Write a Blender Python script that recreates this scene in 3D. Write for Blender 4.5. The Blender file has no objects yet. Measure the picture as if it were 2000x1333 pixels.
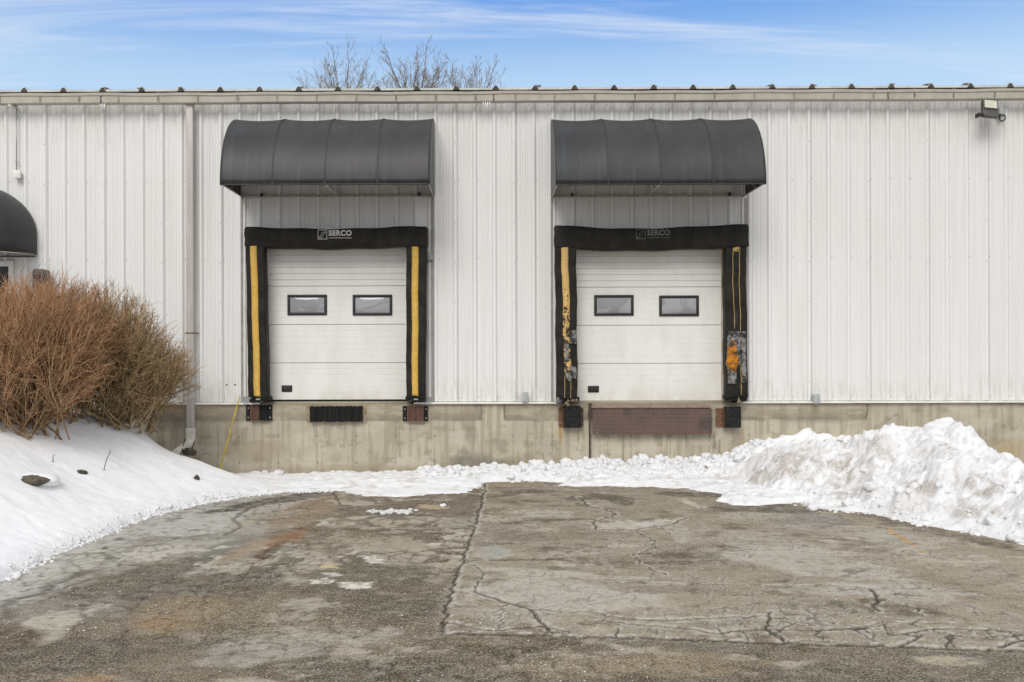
import bpy, math, random
import numpy as np
from mathutils import Vector, Matrix
R = math.radians
PI = math.pi
S = bpy.context.scene
C = S.collection

# ------------------------------------------------------------------ camera
F = 1908.0                      # focal length in pixels of the 2000 px wide photograph
YAW, ROLL = R(0.42), R(-0.16)
CAM = Vector((0.0, -15.2, 1.93))
CX, CY = 944.0, 687.0
cam_d = bpy.data.cameras.new('camera'); cam = bpy.data.objects.new('camera', cam_d); C.objects.link(cam)
cam.rotation_euler = (Matrix.Rotation(YAW, 3, 'Z') @ Matrix.Rotation(PI/2, 3, 'X') @ Matrix.Rotation(ROLL, 3, 'Z')).to_euler()
cam.location = CAM
cam_d.sensor_width = 36; cam_d.lens = F/2000*36
cam_d.shift_x = (1000-CX)/2000; cam_d.shift_y = (CY-666.5)/2000
cam_d.clip_end = 2000; cam_d.clip_start = 0.1
S.camera = cam
_M = np.array(Matrix.Rotation(YAW, 3, 'Z') @ Matrix.Rotation(PI/2, 3, 'X') @ Matrix.Rotation(ROLL, 3, 'Z'))

# ------------------------------------------------------------------ sky, sun, exposure
SUN_EL, SUN_AZ = R(42), R(200)      # soft sun behind and to the left of the camera
w = bpy.data.worlds.new('World'); S.world = w; w.use_nodes = True
nt = w.node_tree; nt.nodes.clear()
def wn(t, **k):
    n = nt.nodes.new(t)
    for a, b in k.items(): setattr(n, a, b)
    return n
def wl(a, b): nt.links.new(a, b)
def wmath(op, a, b=None, c=None, clamp=False):
    n = wn('ShaderNodeMath', operation=op, use_clamp=clamp)
    for i, v in enumerate((a, b, c)):
        if v is None: continue
        if isinstance(v, (int, float)): n.inputs[i].default_value = v
        else: wl(v, n.inputs[i])
    return n.outputs[0]
def wmix(f, a, b, bt='MIX'):
    n = wn('ShaderNodeMix', data_type='RGBA', blend_type=bt)
    for i, v in ((0, f), (6, a), (7, b)):
        if isinstance(v, (int, float)): n.inputs[i].default_value = v
        elif isinstance(v, tuple): n.inputs[i].default_value = v + (1,)
        else: wl(v, n.inputs[i])
    return n.outputs[2]
def wrange(v, a, b, c=0.0, d=1.0):
    n = wn('ShaderNodeMapRange', interpolation_type='SMOOTHSTEP')
    wl(v, n.inputs[0])
    for i, q in enumerate((a, b, c, d)): n.inputs[i+1].default_value = q
    return n.outputs[0]
sky = wn('ShaderNodeTexSky', sky_type='NISHITA'); sky.sun_disc = False
sky.sun_elevation = SUN_EL; sky.sun_rotation = SUN_AZ; sky.air_density = 1.0; sky.dust_density = 0.3; sky.ozone_density = 3.0
tc = wn('ShaderNodeTexCoord'); sp = wn('ShaderNodeSeparateXYZ'); wl(tc.outputs['Generated'], sp.inputs[0])
# clouds on a plane high above: direction / (z + small)
zz = wmath('ADD', wmath('ABSOLUTE', sp.outputs[2]), 0.06)
cb = wn('ShaderNodeCombineXYZ')
wl(wmath('DIVIDE', sp.outputs[0], zz), cb.inputs[0]); wl(wmath('DIVIDE', sp.outputs[1], zz), cb.inputs[1])
def cnoise(sx, sy, scale, detail, dist, rot=0.0, off=(0, 0, 0)):
    mp = wn('ShaderNodeMapping'); wl(cb.outputs[0], mp.inputs[0])
    mp.inputs['Scale'].default_value = (sx, sy, 1); mp.inputs['Rotation'].default_value = (0, 0, rot); mp.inputs['Location'].default_value = off
    n = wn('ShaderNodeTexNoise'); wl(mp.outputs[0], n.inputs['Vector'])
    n.inputs['Scale'].default_value = scale; n.inputs['Detail'].default_value = detail; n.inputs['Distortion'].default_value = dist
    n.inputs['Roughness'].default_value = 0.62
    return n.outputs[0]
wisp = cnoise(0.42, 2.3, 1.0, 9, 1.1, R(-7), (3.1, 1.7, 0))
wisp2 = cnoise(0.9, 6.0, 1.0, 8, 0.6, R(5), (7.7, 0.2, 0))
wm = wmath('ADD', wrange(wisp, 0.48, 0.76, 0, 0.75), wrange(wisp2, 0.47, 0.78, 0, 0.35), clamp=True)
blue = wmix(wrange(sp.outputs[2], 0.245, 0.355), (5.5, 7.6, 9.9), (1.25, 3.6, 8.7))   # pale low down, deep blue higher up
blue = wmix(0.25, blue, sky.outputs[0])
north = wmix(wm, blue, (7.6, 8.2, 9.1))
# the rest of the sky is a bright even overcast
oc = cnoise(0.6, 0.6, 0.5, 4, 0.3)
over = wmix(wrange(oc, 0.3, 0.75), (6.4, 6.6, 7.1), (9.6, 9.7, 10.0))
cover = wrange(wmath('ADD', wmath('MULTIPLY', sp.outputs[1], -1.0), wmath('MULTIPLY', sp.outputs[2], 0.9)), -0.55, -0.05)
col = wmix(cover, north, over)
bg = wn('ShaderNodeBackground'); wl(col, bg.inputs[0]); bg.inputs[1].default_value = 0.092
wo = wn('ShaderNodeOutputWorld'); wl(bg.outputs[0], wo.inputs[0])
sd = bpy.data.lights.new('sun', 'SUN'); so = bpy.data.objects.new('sun', sd); C.objects.link(so)
sd.energy = 1.62; sd.angle = R(28); sd.color = (1.0, 0.965, 0.91)
so.rotation_euler = Vector((-0.26, -1.0, math.tan(SUN_EL)*1.03)).to_track_quat('Z', 'Y').to_euler()
S.view_settings.view_transform = 'Standard'; S.view_settings.look = 'None'
S.view_settings.exposure = 0.19; S.view_settings.gamma = 1.0

# ------------------------------------------------------------------ pixel <-> world
def ray(px, py):
    d = _M @ np.array([(px-CX)/F, -(py-CY)/F, -1.0]); return d
def W(px, py, Y=0.0):
    """world point seen at photo pixel (px,py) on the vertical plane y=Y; returns (X, Z)"""
    d = ray(px, py); t = (Y-CAM.y)/d[1]; return (CAM.x+d[0]*t, CAM.z+d[2]*t)
def G(px, py, Z=0.0):
    """world point seen at pixel on the horizontal plane z=Z; returns (X, Y)"""
    d = ray(px, py); t = (Z-CAM.z)/d[2]; return (CAM.x+d[0]*t, CAM.y+d[1]*t)
def proj(X, Y, Z):
    P = np.stack([X-CAM.x, Y-CAM.y, np.broadcast_to(Z, np.shape(X))-CAM.z], -1) @ _M
    return CX+F*P[..., 0]/(-P[..., 2]), CY-F*P[..., 1]/(-P[..., 2])

# ------------------------------------------------------------------ numpy noise
def _hash(ix, iy, s):
    h = (ix.astype(np.int64)*374761393 + iy.astype(np.int64)*668265263 + s*1274126177) & 0xffffffff
    h = ((h ^ (h >> 13))*1274126177) & 0xffffffff
    h = ((h ^ (h >> 16))*2246822519) & 0xffffffff
    return ((h ^ (h >> 15)) & 0xffffff)/float(0xffffff)
def vn(x, y, s=0):
    ix, iy = np.floor(x), np.floor(y); fx, fy = x-ix, y-iy
    fx = fx*fx*fx*(fx*(fx*6-15)+10); fy = fy*fy*fy*(fy*(fy*6-15)+10)
    a, b, c, d = _hash(ix, iy, s), _hash(ix+1, iy, s), _hash(ix, iy+1, s), _hash(ix+1, iy+1, s)
    return (a*(1-fx)+b*fx)*(1-fy)+(c*(1-fx)+d*fx)*fy
def fbm(x, y, o=4, s=0, g=0.5):
    r = 0; a = 1; t = 0; ca, sa = math.cos(.7), math.sin(.7)
    for i in range(o):
        r = r+a*vn(x, y, s+i*17); t += a; a *= g
        x, y = (x*ca-y*sa)*2.03+11.3, (x*sa+y*ca)*2.03-7.1
    return r/t
def worley(x, y, s=0):
    ix, iy = np.floor(x), np.floor(y); f1 = np.full(x.shape, 9.); f2 = np.full(x.shape, 9.); idv = np.zeros(x.shape)
    for dx in (-1, 0, 1):
        for dy in (-1, 0, 1):
            jx, jy = ix+dx, iy+dy
            d = np.hypot(jx+_hash(jx, jy, s)-x, jy+_hash(jx, jy, s+5)-y)
            n = d < f1
            f2 = np.where(n, f1, np.minimum(f2, d)); idv = np.where(n, _hash(jx, jy, s+9), idv); f1 = np.where(n, d, f1)
    return f1, f2, idv
def ss(a, b, v):
    t = np.clip((v-a)/(b-a), 0, 1); return t*t*(3-2*t)
def seg_dist(X, Y, pts, rad=0.5):
    """distance to a polyline, only evaluated near it"""
    D = np.full(X.shape, 9.0)
    for (ax, ay), (bx, by) in zip(pts[:-1], pts[1:]):
        m = (X > min(ax, bx)-rad) & (X < max(ax, bx)+rad) & (Y > min(ay, by)-rad) & (Y < max(ay, by)+rad)
        if not m.any(): continue
        x, y = X[m], Y[m]; vx, vy = bx-ax, by-ay; L = vx*vx+vy*vy+1e-9
        t = np.clip(((x-ax)*vx+(y-ay)*vy)/L, 0, 1)
        D[m] = np.minimum(D[m], np.hypot(x-ax-t*vx, y-ay-t*vy))
    return D
def poly_sdf(X, Y, pts):
    """positive inside"""
    n = len(pts); D = np.full(X.shape, 1e9); ins = np.zeros(X.shape, bool)
    for i in range(n):
        ax, ay = pts[i]; bx, by = pts[(i+1) % n]; vx, vy = bx-ax, by-ay; L = vx*vx+vy*vy+1e-9
        t = np.clip(((X-ax)*vx+(Y-ay)*vy)/L, 0, 1)
        D = np.minimum(D, (X-ax-t*vx)**2+(Y-ay-t*vy)**2)
        if abs(vy) > 1e-12:
            ins ^= ((ay > Y) != (by > Y)) & (X < vx*(Y-ay)/vy+ax)
    return np.where(ins, 1, -1)*np.sqrt(D)

# ------------------------------------------------------------------ materials
class MT:
    def __init__(s, name):
        s.m = bpy.data.materials.new(name); s.m.use_nodes = True; s.t = s.m.node_tree
        s.b = s.t.nodes['Principled BSDF']; s.co = None
    def n(s, t, **k):
        n = s.t.nodes.new(t)
        for a, b in k.items(): setattr(n, a, b)
        return n
    def link(s, a, b): s.t.links.new(a, b)
    def setv(s, sock, v):
        if isinstance(v, (int, float)): sock.default_value = v
        elif isinstance(v, tuple): sock.default_value = v if len(v) == len(sock.default_value) else v+(1,)
        else: s.link(v, sock)
    def math(s, op, *a, clamp=False):
        n = s.n('ShaderNodeMath', operation=op, use_clamp=clamp)
        for i, v in enumerate(a): s.setv(n.inputs[i], v)
        return n.outputs[0]
    def mix(s, f, a, b, bt='MIX'):
        n = s.n('ShaderNodeMix', data_type='RGBA', blend_type=bt)
        s.setv(n.inputs[0], f); s.setv(n.inputs[6], a); s.setv(n.inputs[7], b); return n.outputs[2]
    def rng(s, v, a, b, c=0.0, d=1.0):
        n = s.n('ShaderNodeMapRange', interpolation_type='SMOOTHSTEP'); s.setv(n.inputs[0], v)
        for i, q in enumerate((a, b, c, d)): s.setv(n.inputs[i+1], q)
        return n.outputs[0]
    def obj(s):
        if s.co is None: s.co = s.n('ShaderNodeTexCoord').outputs['Object']
        return s.co
    def sep(s):
        n = s.n('ShaderNodeSeparateXYZ'); s.link(s.obj(), n.inputs[0]); return n.outputs
    def noise(s, scale=5., detail=4., st=(1, 1, 1), rough=0.55, dist=0., off=(0, 0, 0)):
        mp = s.n('ShaderNodeMapping'); s.link(s.obj(), mp.inputs[0]); mp.inputs['Scale'].default_value = st; mp.inputs['Location'].default_value = off
        n = s.n('ShaderNodeTexNoise'); s.link(mp.outputs[0], n.inputs['Vector'])
        n.inputs['Scale'].default_value = scale; n.inputs['Detail'].default_value = detail; n.inputs['Roughness'].default_value = rough; n.inputs['Distortion'].default_value = dist
        return n.outputs[0]
    def vor(s, scale=5., feature='F1', rnd=1.0):
        n = s.n('ShaderNodeTexVoronoi', feature=feature); s.link(s.obj(), n.inputs['Vector']); n.inputs['Scale'].default_value = scale; n.inputs['Randomness'].default_value = rnd
        return n
    def attr(s, name):
        return s.n('ShaderNodeAttribute', attribute_name=name)
    def bump(s, h, strength=0.3, dist=0.01):
        n = s.n('ShaderNodeBump'); s.link(h, n.inputs['Height']); n.inputs['Strength'].default_value = strength; n.inputs['Distance'].default_value = dist
        s.link(n.outputs[0], s.b.inputs['Normal'])
    def out(s, color, rough=0.6, metal=0.0, spec=0.5):
        s.setv(s.b.inputs['Base Color'], color); s.setv(s.b.inputs['Roughness'], rough); s.setv(s.b.inputs['Metallic'], metal); s.setv(s.b.inputs['Specular IOR Level'], spec)
        return s.m
def simple(name, a, b=None, rough=0.6, metal=0., scale=20., st=(1, 1, 1), bump=0., bd=0.004, lo=0.35, hi=0.65, spec=0.5, detail=5.):
    t = MT(name)
    if b is None: b = tuple(x*0.8 for x in a)
    n = t.noise(scale, detail, st)
    if bump: t.bump(n, bump, bd)
    return t.out(t.mix(t.rng(n, lo, hi), a, b), rough, metal, spec)

M = {}
RX0_ = W(1004, 500)[0]
def siding():
    t = MT('white_painted_steel'); z = t.sep()
    streak = t.noise(1.0, 5, (26, 26, 0.35)); cloud = t.noise(0.7, 3); fine = t.noise(3., 6, (8, 8, 0.8))
    c = t.mix(t.rng(streak, 0.35, 0.75), (0.785, 0.785, 0.768), (0.715, 0.713, 0.695))
    c = t.mix(t.rng(cloud, 0.4, 0.7, 0, 0.3), c, (0.69, 0.67, 0.62))
    c = t.mix(t.rng(z[1], -.018, -.030, 0.0, .4), c, (0.87, 0.87, 0.855))  # rib crests painted brighter than the pans, standing in for light on them
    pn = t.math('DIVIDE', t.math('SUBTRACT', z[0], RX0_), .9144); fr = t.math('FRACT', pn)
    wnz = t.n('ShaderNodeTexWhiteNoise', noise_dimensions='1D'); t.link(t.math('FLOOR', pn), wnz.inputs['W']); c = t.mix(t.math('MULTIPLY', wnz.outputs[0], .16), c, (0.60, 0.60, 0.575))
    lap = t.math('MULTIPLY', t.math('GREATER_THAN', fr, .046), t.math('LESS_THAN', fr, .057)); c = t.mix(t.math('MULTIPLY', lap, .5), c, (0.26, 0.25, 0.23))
    drip = t.noise(1.0, 4, (34, 10, 0.5), off=(3, 1, 8)); c = t.mix(t.math('MULTIPLY', t.rng(drip, .66, .8), .2), c, (0.50, 0.46, 0.37))
    # grime washed down from the gutter
    top = t.rng(z[2], 5.0, 5.75); dirt = t.math('MULTIPLY', top, t.rng(fine, 0.42, 0.7))
    c = t.mix(t.math('MULTIPLY', dirt, 0.45), c, (0.40, 0.38, 0.30))
    low = t.rng(z[2], 1.7, 1.15); c = t.mix(t.math('MULTIPLY', t.math('MULTIPLY', low, t.rng(fine, 0.42, 0.66)), 0.45), c, (0.45, 0.41, 0.31))
    t.bump(t.noise(2.2, 3, (2, 2, 0.7)), 0.25, 0.012)
    return t.out(c, t.rng(cloud, 0.3, 0.7, 0.32, 0.45), 0.0, 0.5)
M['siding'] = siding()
M['screw'] = simple('screw_head', (0.50, 0.49, 0.46), (0.33, 0.31, 0.28), 0.5, 0.3)
M['trim'] = simple('trim_white', (0.84, 0.82, 0.77), (0.74, 0.71, 0.66), 0.45, scale=8)
M['trim_dark'] = simple('trim_grey', (0.34, 0.34, 0.33), (0.28, 0.27, 0.25), 0.5, scale=8)
def gutter_m():
    t = MT('beige_gutter_paint'); n = t.noise(1.5, 5, (5, 5, 3)); d = t.noise(6, 5, (8, 8, 1))
    c = t.mix(t.rng(n, 0.3, 0.75), (0.46, 0.43, 0.365), (0.39, 0.36, 0.30))
    c = t.mix(t.rng(d, 0.62, 0.8, 0, 0.4), c, (0.22, 0.19, 0.15))
    return t.out(c, 0.45)
M['gutter'] = gutter_m()
M['grime'] = simple('gutter_strap_grime', (0.17, 0.14, 0.10), (0.30, 0.26, 0.2), 0.7, scale=30)
M['downspout'] = simple('downspout_paint', (0.50, 0.475, 0.44), (0.43, 0.40, 0.36), 0.4, scale=4, st=(6, 6, .6))
M['elbow'] = simple('white_pipe', (0.74, 0.71, 0.64), (0.60, 0.56, 0.48), 0.45, scale=9)
M['roof'] = simple('roof_sheet', (0.62, 0.62, 0.58), (0.5, 0.5, 0.46), 0.4, scale=6)
M['closure'] = simple('rib_closure', (0.055, 0.05, 0.04), (0.1, 0.09, 0.07), 0.8)
M['ice'] = MT('clear_ice').out((0.85, 0.88, 0.9), 0.12, 0, 0.5)
def door_m():
    t = MT('door_enamel'); n = t.noise(1.2, 4, (3, 3, 1)); f = t.noise(14, 5, (0.4, 1, 3))
    c = t.mix(t.rng(n, 0.35, 0.7), (0.79, 0.78, 0.74), (0.74, 0.725, 0.68)); c = t.mix(t.rng(f, 0.55, 0.8, 0, 0.25), c, (0.6, 0.57, 0.5)); g = t.noise(3.5, 6, (1.4, 1, .5), off=(2, 0, 5)); z = t.sep(); c = t.mix(t.math('MULTIPLY', t.rng(g, .52, .72), .10), c, (0.46, 0.43, 0.36)); lw = t.rng(z[2], 1.45, 1.2); c = t.mix(t.math('MULTIPLY', t.math('MULTIPLY', lw, t.rng(g, .4, .6)), .18), c, (0.40, 0.36, 0.29)); sc = t.noise(16, 6, (.5, 1, 2.4), off=(9, 0, 2)); c = t.mix(t.math('MULTIPLY', t.rng(sc, .70, .74), .2), c, (0.3, 0.28, 0.24))
    return t.out(c, 0.38)
M['door'] = door_m()
M['groove'] = simple('door_joint', (0.33, 0.31, 0.27), None, 0.6)
M['black'] = simple('black_plastic', (0.012, 0.011, 0.010), (0.018, 0.017, 0.015), 0.5, scale=15)
M['rubber'] = simple('black_rubber', (0.010, 0.010, 0.010), (0.028, 0.026, 0.024), 0.8, scale=25, bump=0.4, spec=0.2)
def vinyl():
    t = MT('black_vinyl'); n = t.noise(4, 6, (1.5, 1, 0.8)); s_ = t.noise(9, 5, (2.5, 2, 0.3)); wr = t.noise(7, 4, (0.8, 1, 2.2), dist=1.5)
    c = t.mix(t.rng(n, 0.35, 0.7), (0.013, 0.012, 0.010), (0.024, 0.022, 0.019))
    c = t.mix(t.rng(s_, 0.62, 0.85, 0, 0.3), c, (0.12, 0.115, 0.10))
    t.bump(wr, 0.4, 0.015); return t.out(c, 0.6, 0, 0.2)
M['vinyl'] = vinyl()
def yellow(tear, name):
    t = MT(name); z = t.sep(); n = t.noise(30, 5, (1, 1, 0.6)); c = t.mix(t.rng(n, 0.35, 0.7), (0.66, 0.42, 0.085), (0.56, 0.33, 0.06))
    if tear:
        # tape flaked off in jagged bites, more towards the bottom
        j = t.noise(9, 4, (1.6, 1, 1), rough=0.7, dist=1.0)
        amt = t.math('ADD', j, t.rng(z[2], 3.35, 1.5, -0.14, 0.26)); m = t.rng(amt, 0.56, 0.575)
        x = t.math('ABSOLUTE', t.math('SUBTRACT', z[0], tear)); edge = t.rng(x, 0.024, 0.034)
        m = t.math('MULTIPLY', m, t.math('SUBTRACT', 1.0, edge))
        c = t.mix(t.rng(n, 0.35, 0.7), (0.66, 0.43, 0.15), (0.55, 0.35, 0.12)); c = t.mix(m, c, (0.03, 0.027, 0.022))
    return t.out(c, 0.6)
M['yellow'] = yellow(None, 'yellow_tape')
M['yellow_thin'] = simple('yellow_tape_edge', (0.50, 0.36, 0.13), (0.3, 0.2, 0.07), 0.7, scale=40)
M['print'] = simple('white_print', (0.62, 0.61, 0.58), (0.5, 0.49, 0.46), 0.6, scale=60)
def faded():
    t = MT('faded_print'); n = t.noise(90, 3); return t.out(t.mix(t.rng(n, 0.42, 0.6), (0.22, 0.215, 0.2), (0.05, 0.048, 0.044)), 0.7)
M['print_faded'] = faded()
M['foam'] = simple('orange_foam', (0.55, 0.22, 0.015), (0.26, 0.085, 0.008), 0.9, scale=22, bump=0.8, bd=0.01)
M['tape'] = simple('grey_duct_tape', (0.24, 0.235, 0.23), (0.03, 0.028, 0.026), 0.5, scale=11, lo=0.40, hi=0.60, bump=0.6, detail=9, spec=0.3)
M['galv'] = simple('galvanised_steel', (0.42, 0.43, 0.42), (0.30, 0.31, 0.30), 0.4, 0.6, scale=30)
M['greybox'] = simple('grey_box_paint', (0.42, 0.45, 0.44), (0.34, 0.37, 0.36), 0.5, scale=10)
def fabric():
    t = MT('charcoal_canvas'); n = t.noise(1.6, 5, (1.4, 1, 1)); v = t.noise(1.0, 4, (7, 2, 0.5)); wv = t.noise(220, 2)
    c = t.mix(t.rng(n, 0.35, 0.7), (0.0155, 0.0155, 0.017), (0.028, 0.027, 0.027))
    c = t.mix(t.rng(v, 0.56, 0.72, 0, 0.6), c, (0.03, 0.048, 0.06))
    v2 = t.noise(1.0, 4, (5, 2, 0.4), off=(4, 2, 1)); c = t.mix(t.rng(v2, 0.6, 0.75, 0, 0.5), c, (0.055, 0.046, 0.045))
    t.bump(wv, 0.15, 0.002); t.b.inputs['Sheen Weight'].default_value = 0.04; t.b.inputs['Sheen Roughness'].default_value = 0.6
    return t.out(c, 0.5, 0, 0.5)
M['fabric'] = fabric()
M['frame'] = simple('awning_tube', (0.66, 0.64, 0.6), (0.45, 0.43, 0.4), 0.45, 0.4)
M['seam'] = simple('awning_seam', (0.026, 0.0255, 0.0255), (0.020, 0.020, 0.021), 0.6)
M['frame_dark'] = simple('awning_tube_dark', (0.06, 0.058, 0.055), None, 0.5)
M['piping'] = simple('pale_cord_edge', (0.5, 0.46, 0.36), None, 0.6)
def pane():
    t = MT('hazy_acrylic'); n = t.noise(2.2, 3, (1, 1, 1.6), dist=1.2)
    return t.out(t.mix(t.rng(n, 0.45, 0.55), (0.36, 0.365, 0.375), (0.27, 0.275, 0.285)), 0.08, 0, 0.6)
M['pane'] = pane()
M['dark'] = simple('dark_interior', (0.006, 0.006, 0.007), None, 0.25)
M['rust'] = simple('rusty_steel', (0.11, 0.055, 0.032), (0.21, 0.105, 0.05), 0.8, scale=18, bump=0.4)
M['rust_dark'] = simple('dark_rusty_steel', (0.045, 0.028, 0.02), (0.10, 0.05, 0.03), 0.8, scale=18, bump=0.3)
M['laminate'] = simple('brown_tyre_laminate', (0.155, 0.075, 0.05), (0.085, 0.045, 0.034), 0.8, scale=1.0, st=(140, 4, 4), bump=0.8, bd=0.01)
M['laminate_black'] = simple('black_tyre_laminate', (0.008, 0.008, 0.008), (0.03, 0.029, 0.027), 0.8, scale=1.0, st=(110, 3, 3), bump=1.0, bd=0.012, spec=0.2)
M['edge_plate'] = simple('rust_edged_plate', (0.36, 0.32, 0.22), (0.22, 0.12, 0.05), 0.7, scale=26)
def diamond():
    t = MT('diamond_plate'); z = t.sep()
    def wave(a, b):
        v = t.math('ADD', t.math('MULTIPLY', z[0], a), t.math('MULTIPLY', z[2], b))
        return t.math('SINE', v)
    k = 150.
    h = t.math('MULTIPLY', wave(k, k), wave(k, -k)); big = t.noise(3, 4); f = t.noise(40, 4)
    c = t.mix(t.rng(big, 0.35, 0.65), (0.135, 0.075, 0.058), (0.09, 0.06, 0.05))
    c = t.mix(t.rng(h, 0.35, 0.8, 0, 0.75), c, (0.29, 0.235, 0.21)); c = t.mix(t.rng(f, 0.55, 0.75, 0, 0.4), c, (0.16, 0.075, 0.04))  # raised diamonds lighter: their highlights are put into the colour
    blot = t.noise(1.0, 3, (3, 1, 2), off=(2.7, 0, 0)); c = t.mix(t.rng(blot, 0.58, 0.68, 0, 0.6), c, (0.05, 0.045, 0.042))
    t.bump(h, 0.7, 0.006); return t.out(c, 0.6, 0.2)
M['diamond'] = diamond()
M['deck'] = simple('worn_deck_plate', (0.20, 0.155, 0.12), (0.28, 0.22, 0.17), 0.7, scale=14)
def concrete():
    t = MT('board_marked_concrete'); a = t.attr('Col'); f = t.noise(60, 6); g = t.noise(7, 6, (1, 1, .6)); p = t.vor(28)
    c = t.mix(t.rng(f, 0.3, 0.7, 0, 0.35), a.outputs['Color'], (0.20, 0.17, 0.12)); c = t.mix(t.rng(g, 0.4, 0.75, 0, 0.3), c, (0.47, 0.42, 0.33))
    pit = t.rng(p.outputs['Distance'], 0.09, 0.05); c = t.mix(t.math('MULTIPLY', pit, 0.5), c, (0.09, 0.075, 0.055))
    t.bump(t.math('ADD', f, t.math('MULTIPLY', g, 0.6)), 0.5, 0.008); return t.out(c, 0.88, 0, 0.3)
M['concrete'] = concrete()
def asphalt():
    t = MT('worn_asphalt'); a = t.attr('Col'); wet = t.attr('Wet').outputs['Fac']; grn = t.attr('Grain').outputs['Fac']
    n1 = t.noise(70, 4, rough=0.75); n2 = t.noise(22, 5, (1, 1, 1), rough=0.7); n3 = t.noise(7, 7, (1, 1, 1), rough=0.75); v = t.vor(85); v2 = t.vor(30)
    c = a.outputs['Color']
    g = t.math('MULTIPLY', grn, 1.0)
    c = t.mix(t.math('MULTIPLY', t.rng(n1, 0.50, 0.66), g), c, (0.52, 0.46, 0.36))
    c = t.mix(t.math('MULTIPLY', t.rng(n1, 0.50, 0.34), g), c, (0.03, 0.025, 0.02))
    sepc = t.n('ShaderNodeSeparateColor'); t.link(v.outputs['Color'], sepc.inputs[0])
    c = t.mix(t.math('MULTIPLY', t.rng(n3, 0.54, 0.66), 0.45), c, (0.38, 0.345, 0.28)); c = t.mix(t.math('MULTIPLY', t.rng(n3, 0.46, 0.36), 0.5), c, (0.065, 0.052, 0.04))
    st = t.math('MULTIPLY', t.rng(v.outputs['Distance'], 0.45, 0.3), t.rng(sepc.outputs[0], 0.62, 0.8))
    c = t.mix(t.math('MULTIPLY', st, t.math('MULTIPLY', g, 0.5)), c, (0.42, 0.34, 0.24))
    c = t.mix(t.math('MULTIPLY', t.rng(n2, 0.5, 0.72, 0, 0.4), g), c, (0.40, 0.37, 0.31))
    # de-icing salt grains
    sal = t.attr('Salt').outputs['Fac']; sc2 = t.n('ShaderNodeSeparateColor'); t.link(v2.outputs['Color'], sc2.inputs[0])
    sm = t.math('MULTIPLY', t.rng(v2.outputs['Distance'], 0.22, 0.16), t.math('GREATER_THAN', t.math('ADD', sc2.outputs[1], t.math('MULTIPLY', sal, 0.18)), 0.99))
    c = t.mix(sm, c, (0.8, 0.8, 0.78))
    t.bump(t.math('ADD', t.math('MULTIPLY', n1, 0.7), t.math('MULTIPLY', n2, 0.5)), 0.5, 0.012)
    t.b.inputs['IOR'].default_value = 1.35
    return t.out(c, t.rng(wet, 0.0, 1.0, 0.92, 0.18), 0, t.rng(wet, 0, 1, 0.15, 0.5))
M['asphalt'] = asphalt()
M['farground'] = simple('far_asphalt', (0.24, 0.215, 0.18), (0.17, 0.15, 0.125), 0.9, scale=3)
def snow():
    t = MT('snow'); a = t.attr('Dirt').outputs['Fac']; f = t.noise(45, 6, rough=0.7); g = t.noise(9, 5)
    c = t.mix(t.rng(g, 0.35, 0.7), (0.88, 0.885, 0.89), (0.84, 0.845, 0.86))
    d = t.math('MULTIPLY', a, t.rng(f, 0.35, 0.65, 0.35, 1.0), clamp=True); c = t.mix(d, c, (0.34, 0.27, 0.19))
    rough = t.attr('Rough').outputs['Fac']
    b = t.n('ShaderNodeBump'); t.link(t.math('MULTIPLY', t.math('ADD', f, g), rough), b.inputs['Height']); b.inputs['Strength'].default_value = 0.7; b.inputs['Distance'].default_value = 0.03
    t.link(b.outputs[0], t.b.inputs['Normal'])
    t.b.inputs['Subsurface Weight'].default_value = 0.0
    return t.out(c, 0.75, 0, 0.25)
M['snow'] = snow()
def twig(name, lo, hi):
    t = MT(name); a = t.attr('Tip').outputs['Fac']; n = t.noise(5, 3); c = t.mix(a, lo, hi); n2 = t.noise(60, 3); c = t.mix(t.rng(n, 0.35, 0.65, 0, 0.5), c, tuple(x*0.45 for x in hi)); c = t.mix(t.rng(n2, 0.5, 0.7, 0, 0.45), c, tuple(min(1, x*1.7) for x in hi))
    vv = t.attr('Vary').outputs['Fac']; c = t.mix(t.rng(vv, .5, .0, 0, .7), c, tuple(x*0.22 for x in hi)); c = t.mix(t.rng(vv, .7, 1., 0, .6), c, (0.62, 0.46, 0.28))
    return t.out(c, 0.75, 0, 0.3)
M['twig'] = twig('russet_twig', (0.30, 0.22, 0.125), (0.56, 0.30, 0.15))
M['twig2'] = twig('olive_brown_twig', (0.27, 0.215, 0.115), (0.48, 0.32, 0.16))
M['bark'] = twig('grey_brown_bark', (0.18, 0.15, 0.115), (0.32, 0.23, 0.16))
M['stone'] = simple('mossy_stone', (0.13, 0.115, 0.07), (0.05, 0.045, 0.035), 0.9, scale=14, bump=0.8, bd=0.02)
M['yellowrod'] = simple('yellow_rod_paint', (0.62, 0.46, 0.05), (0.42, 0.29, 0.04), 0.5, scale=12)
M['leaf'] = simple('dead_leaf', (0.33, 0.17, 0.07), (0.2, 0.1, 0.04), 0.8, scale=30)
M['lens'] = simple('floodlight_lens', (0.62, 0.62, 0.52), (0.5, 0.5, 0.42), 0.2, scale=30)
M['led'] = simple('led_yellow', (0.72, 0.62, 0.3), None, 0.3)
M['bronze'] = simple('dark_bronze_housing', (0.055, 0.052, 0.05), (0.08, 0.077, 0.073), 0.45, scale=10)

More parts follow.
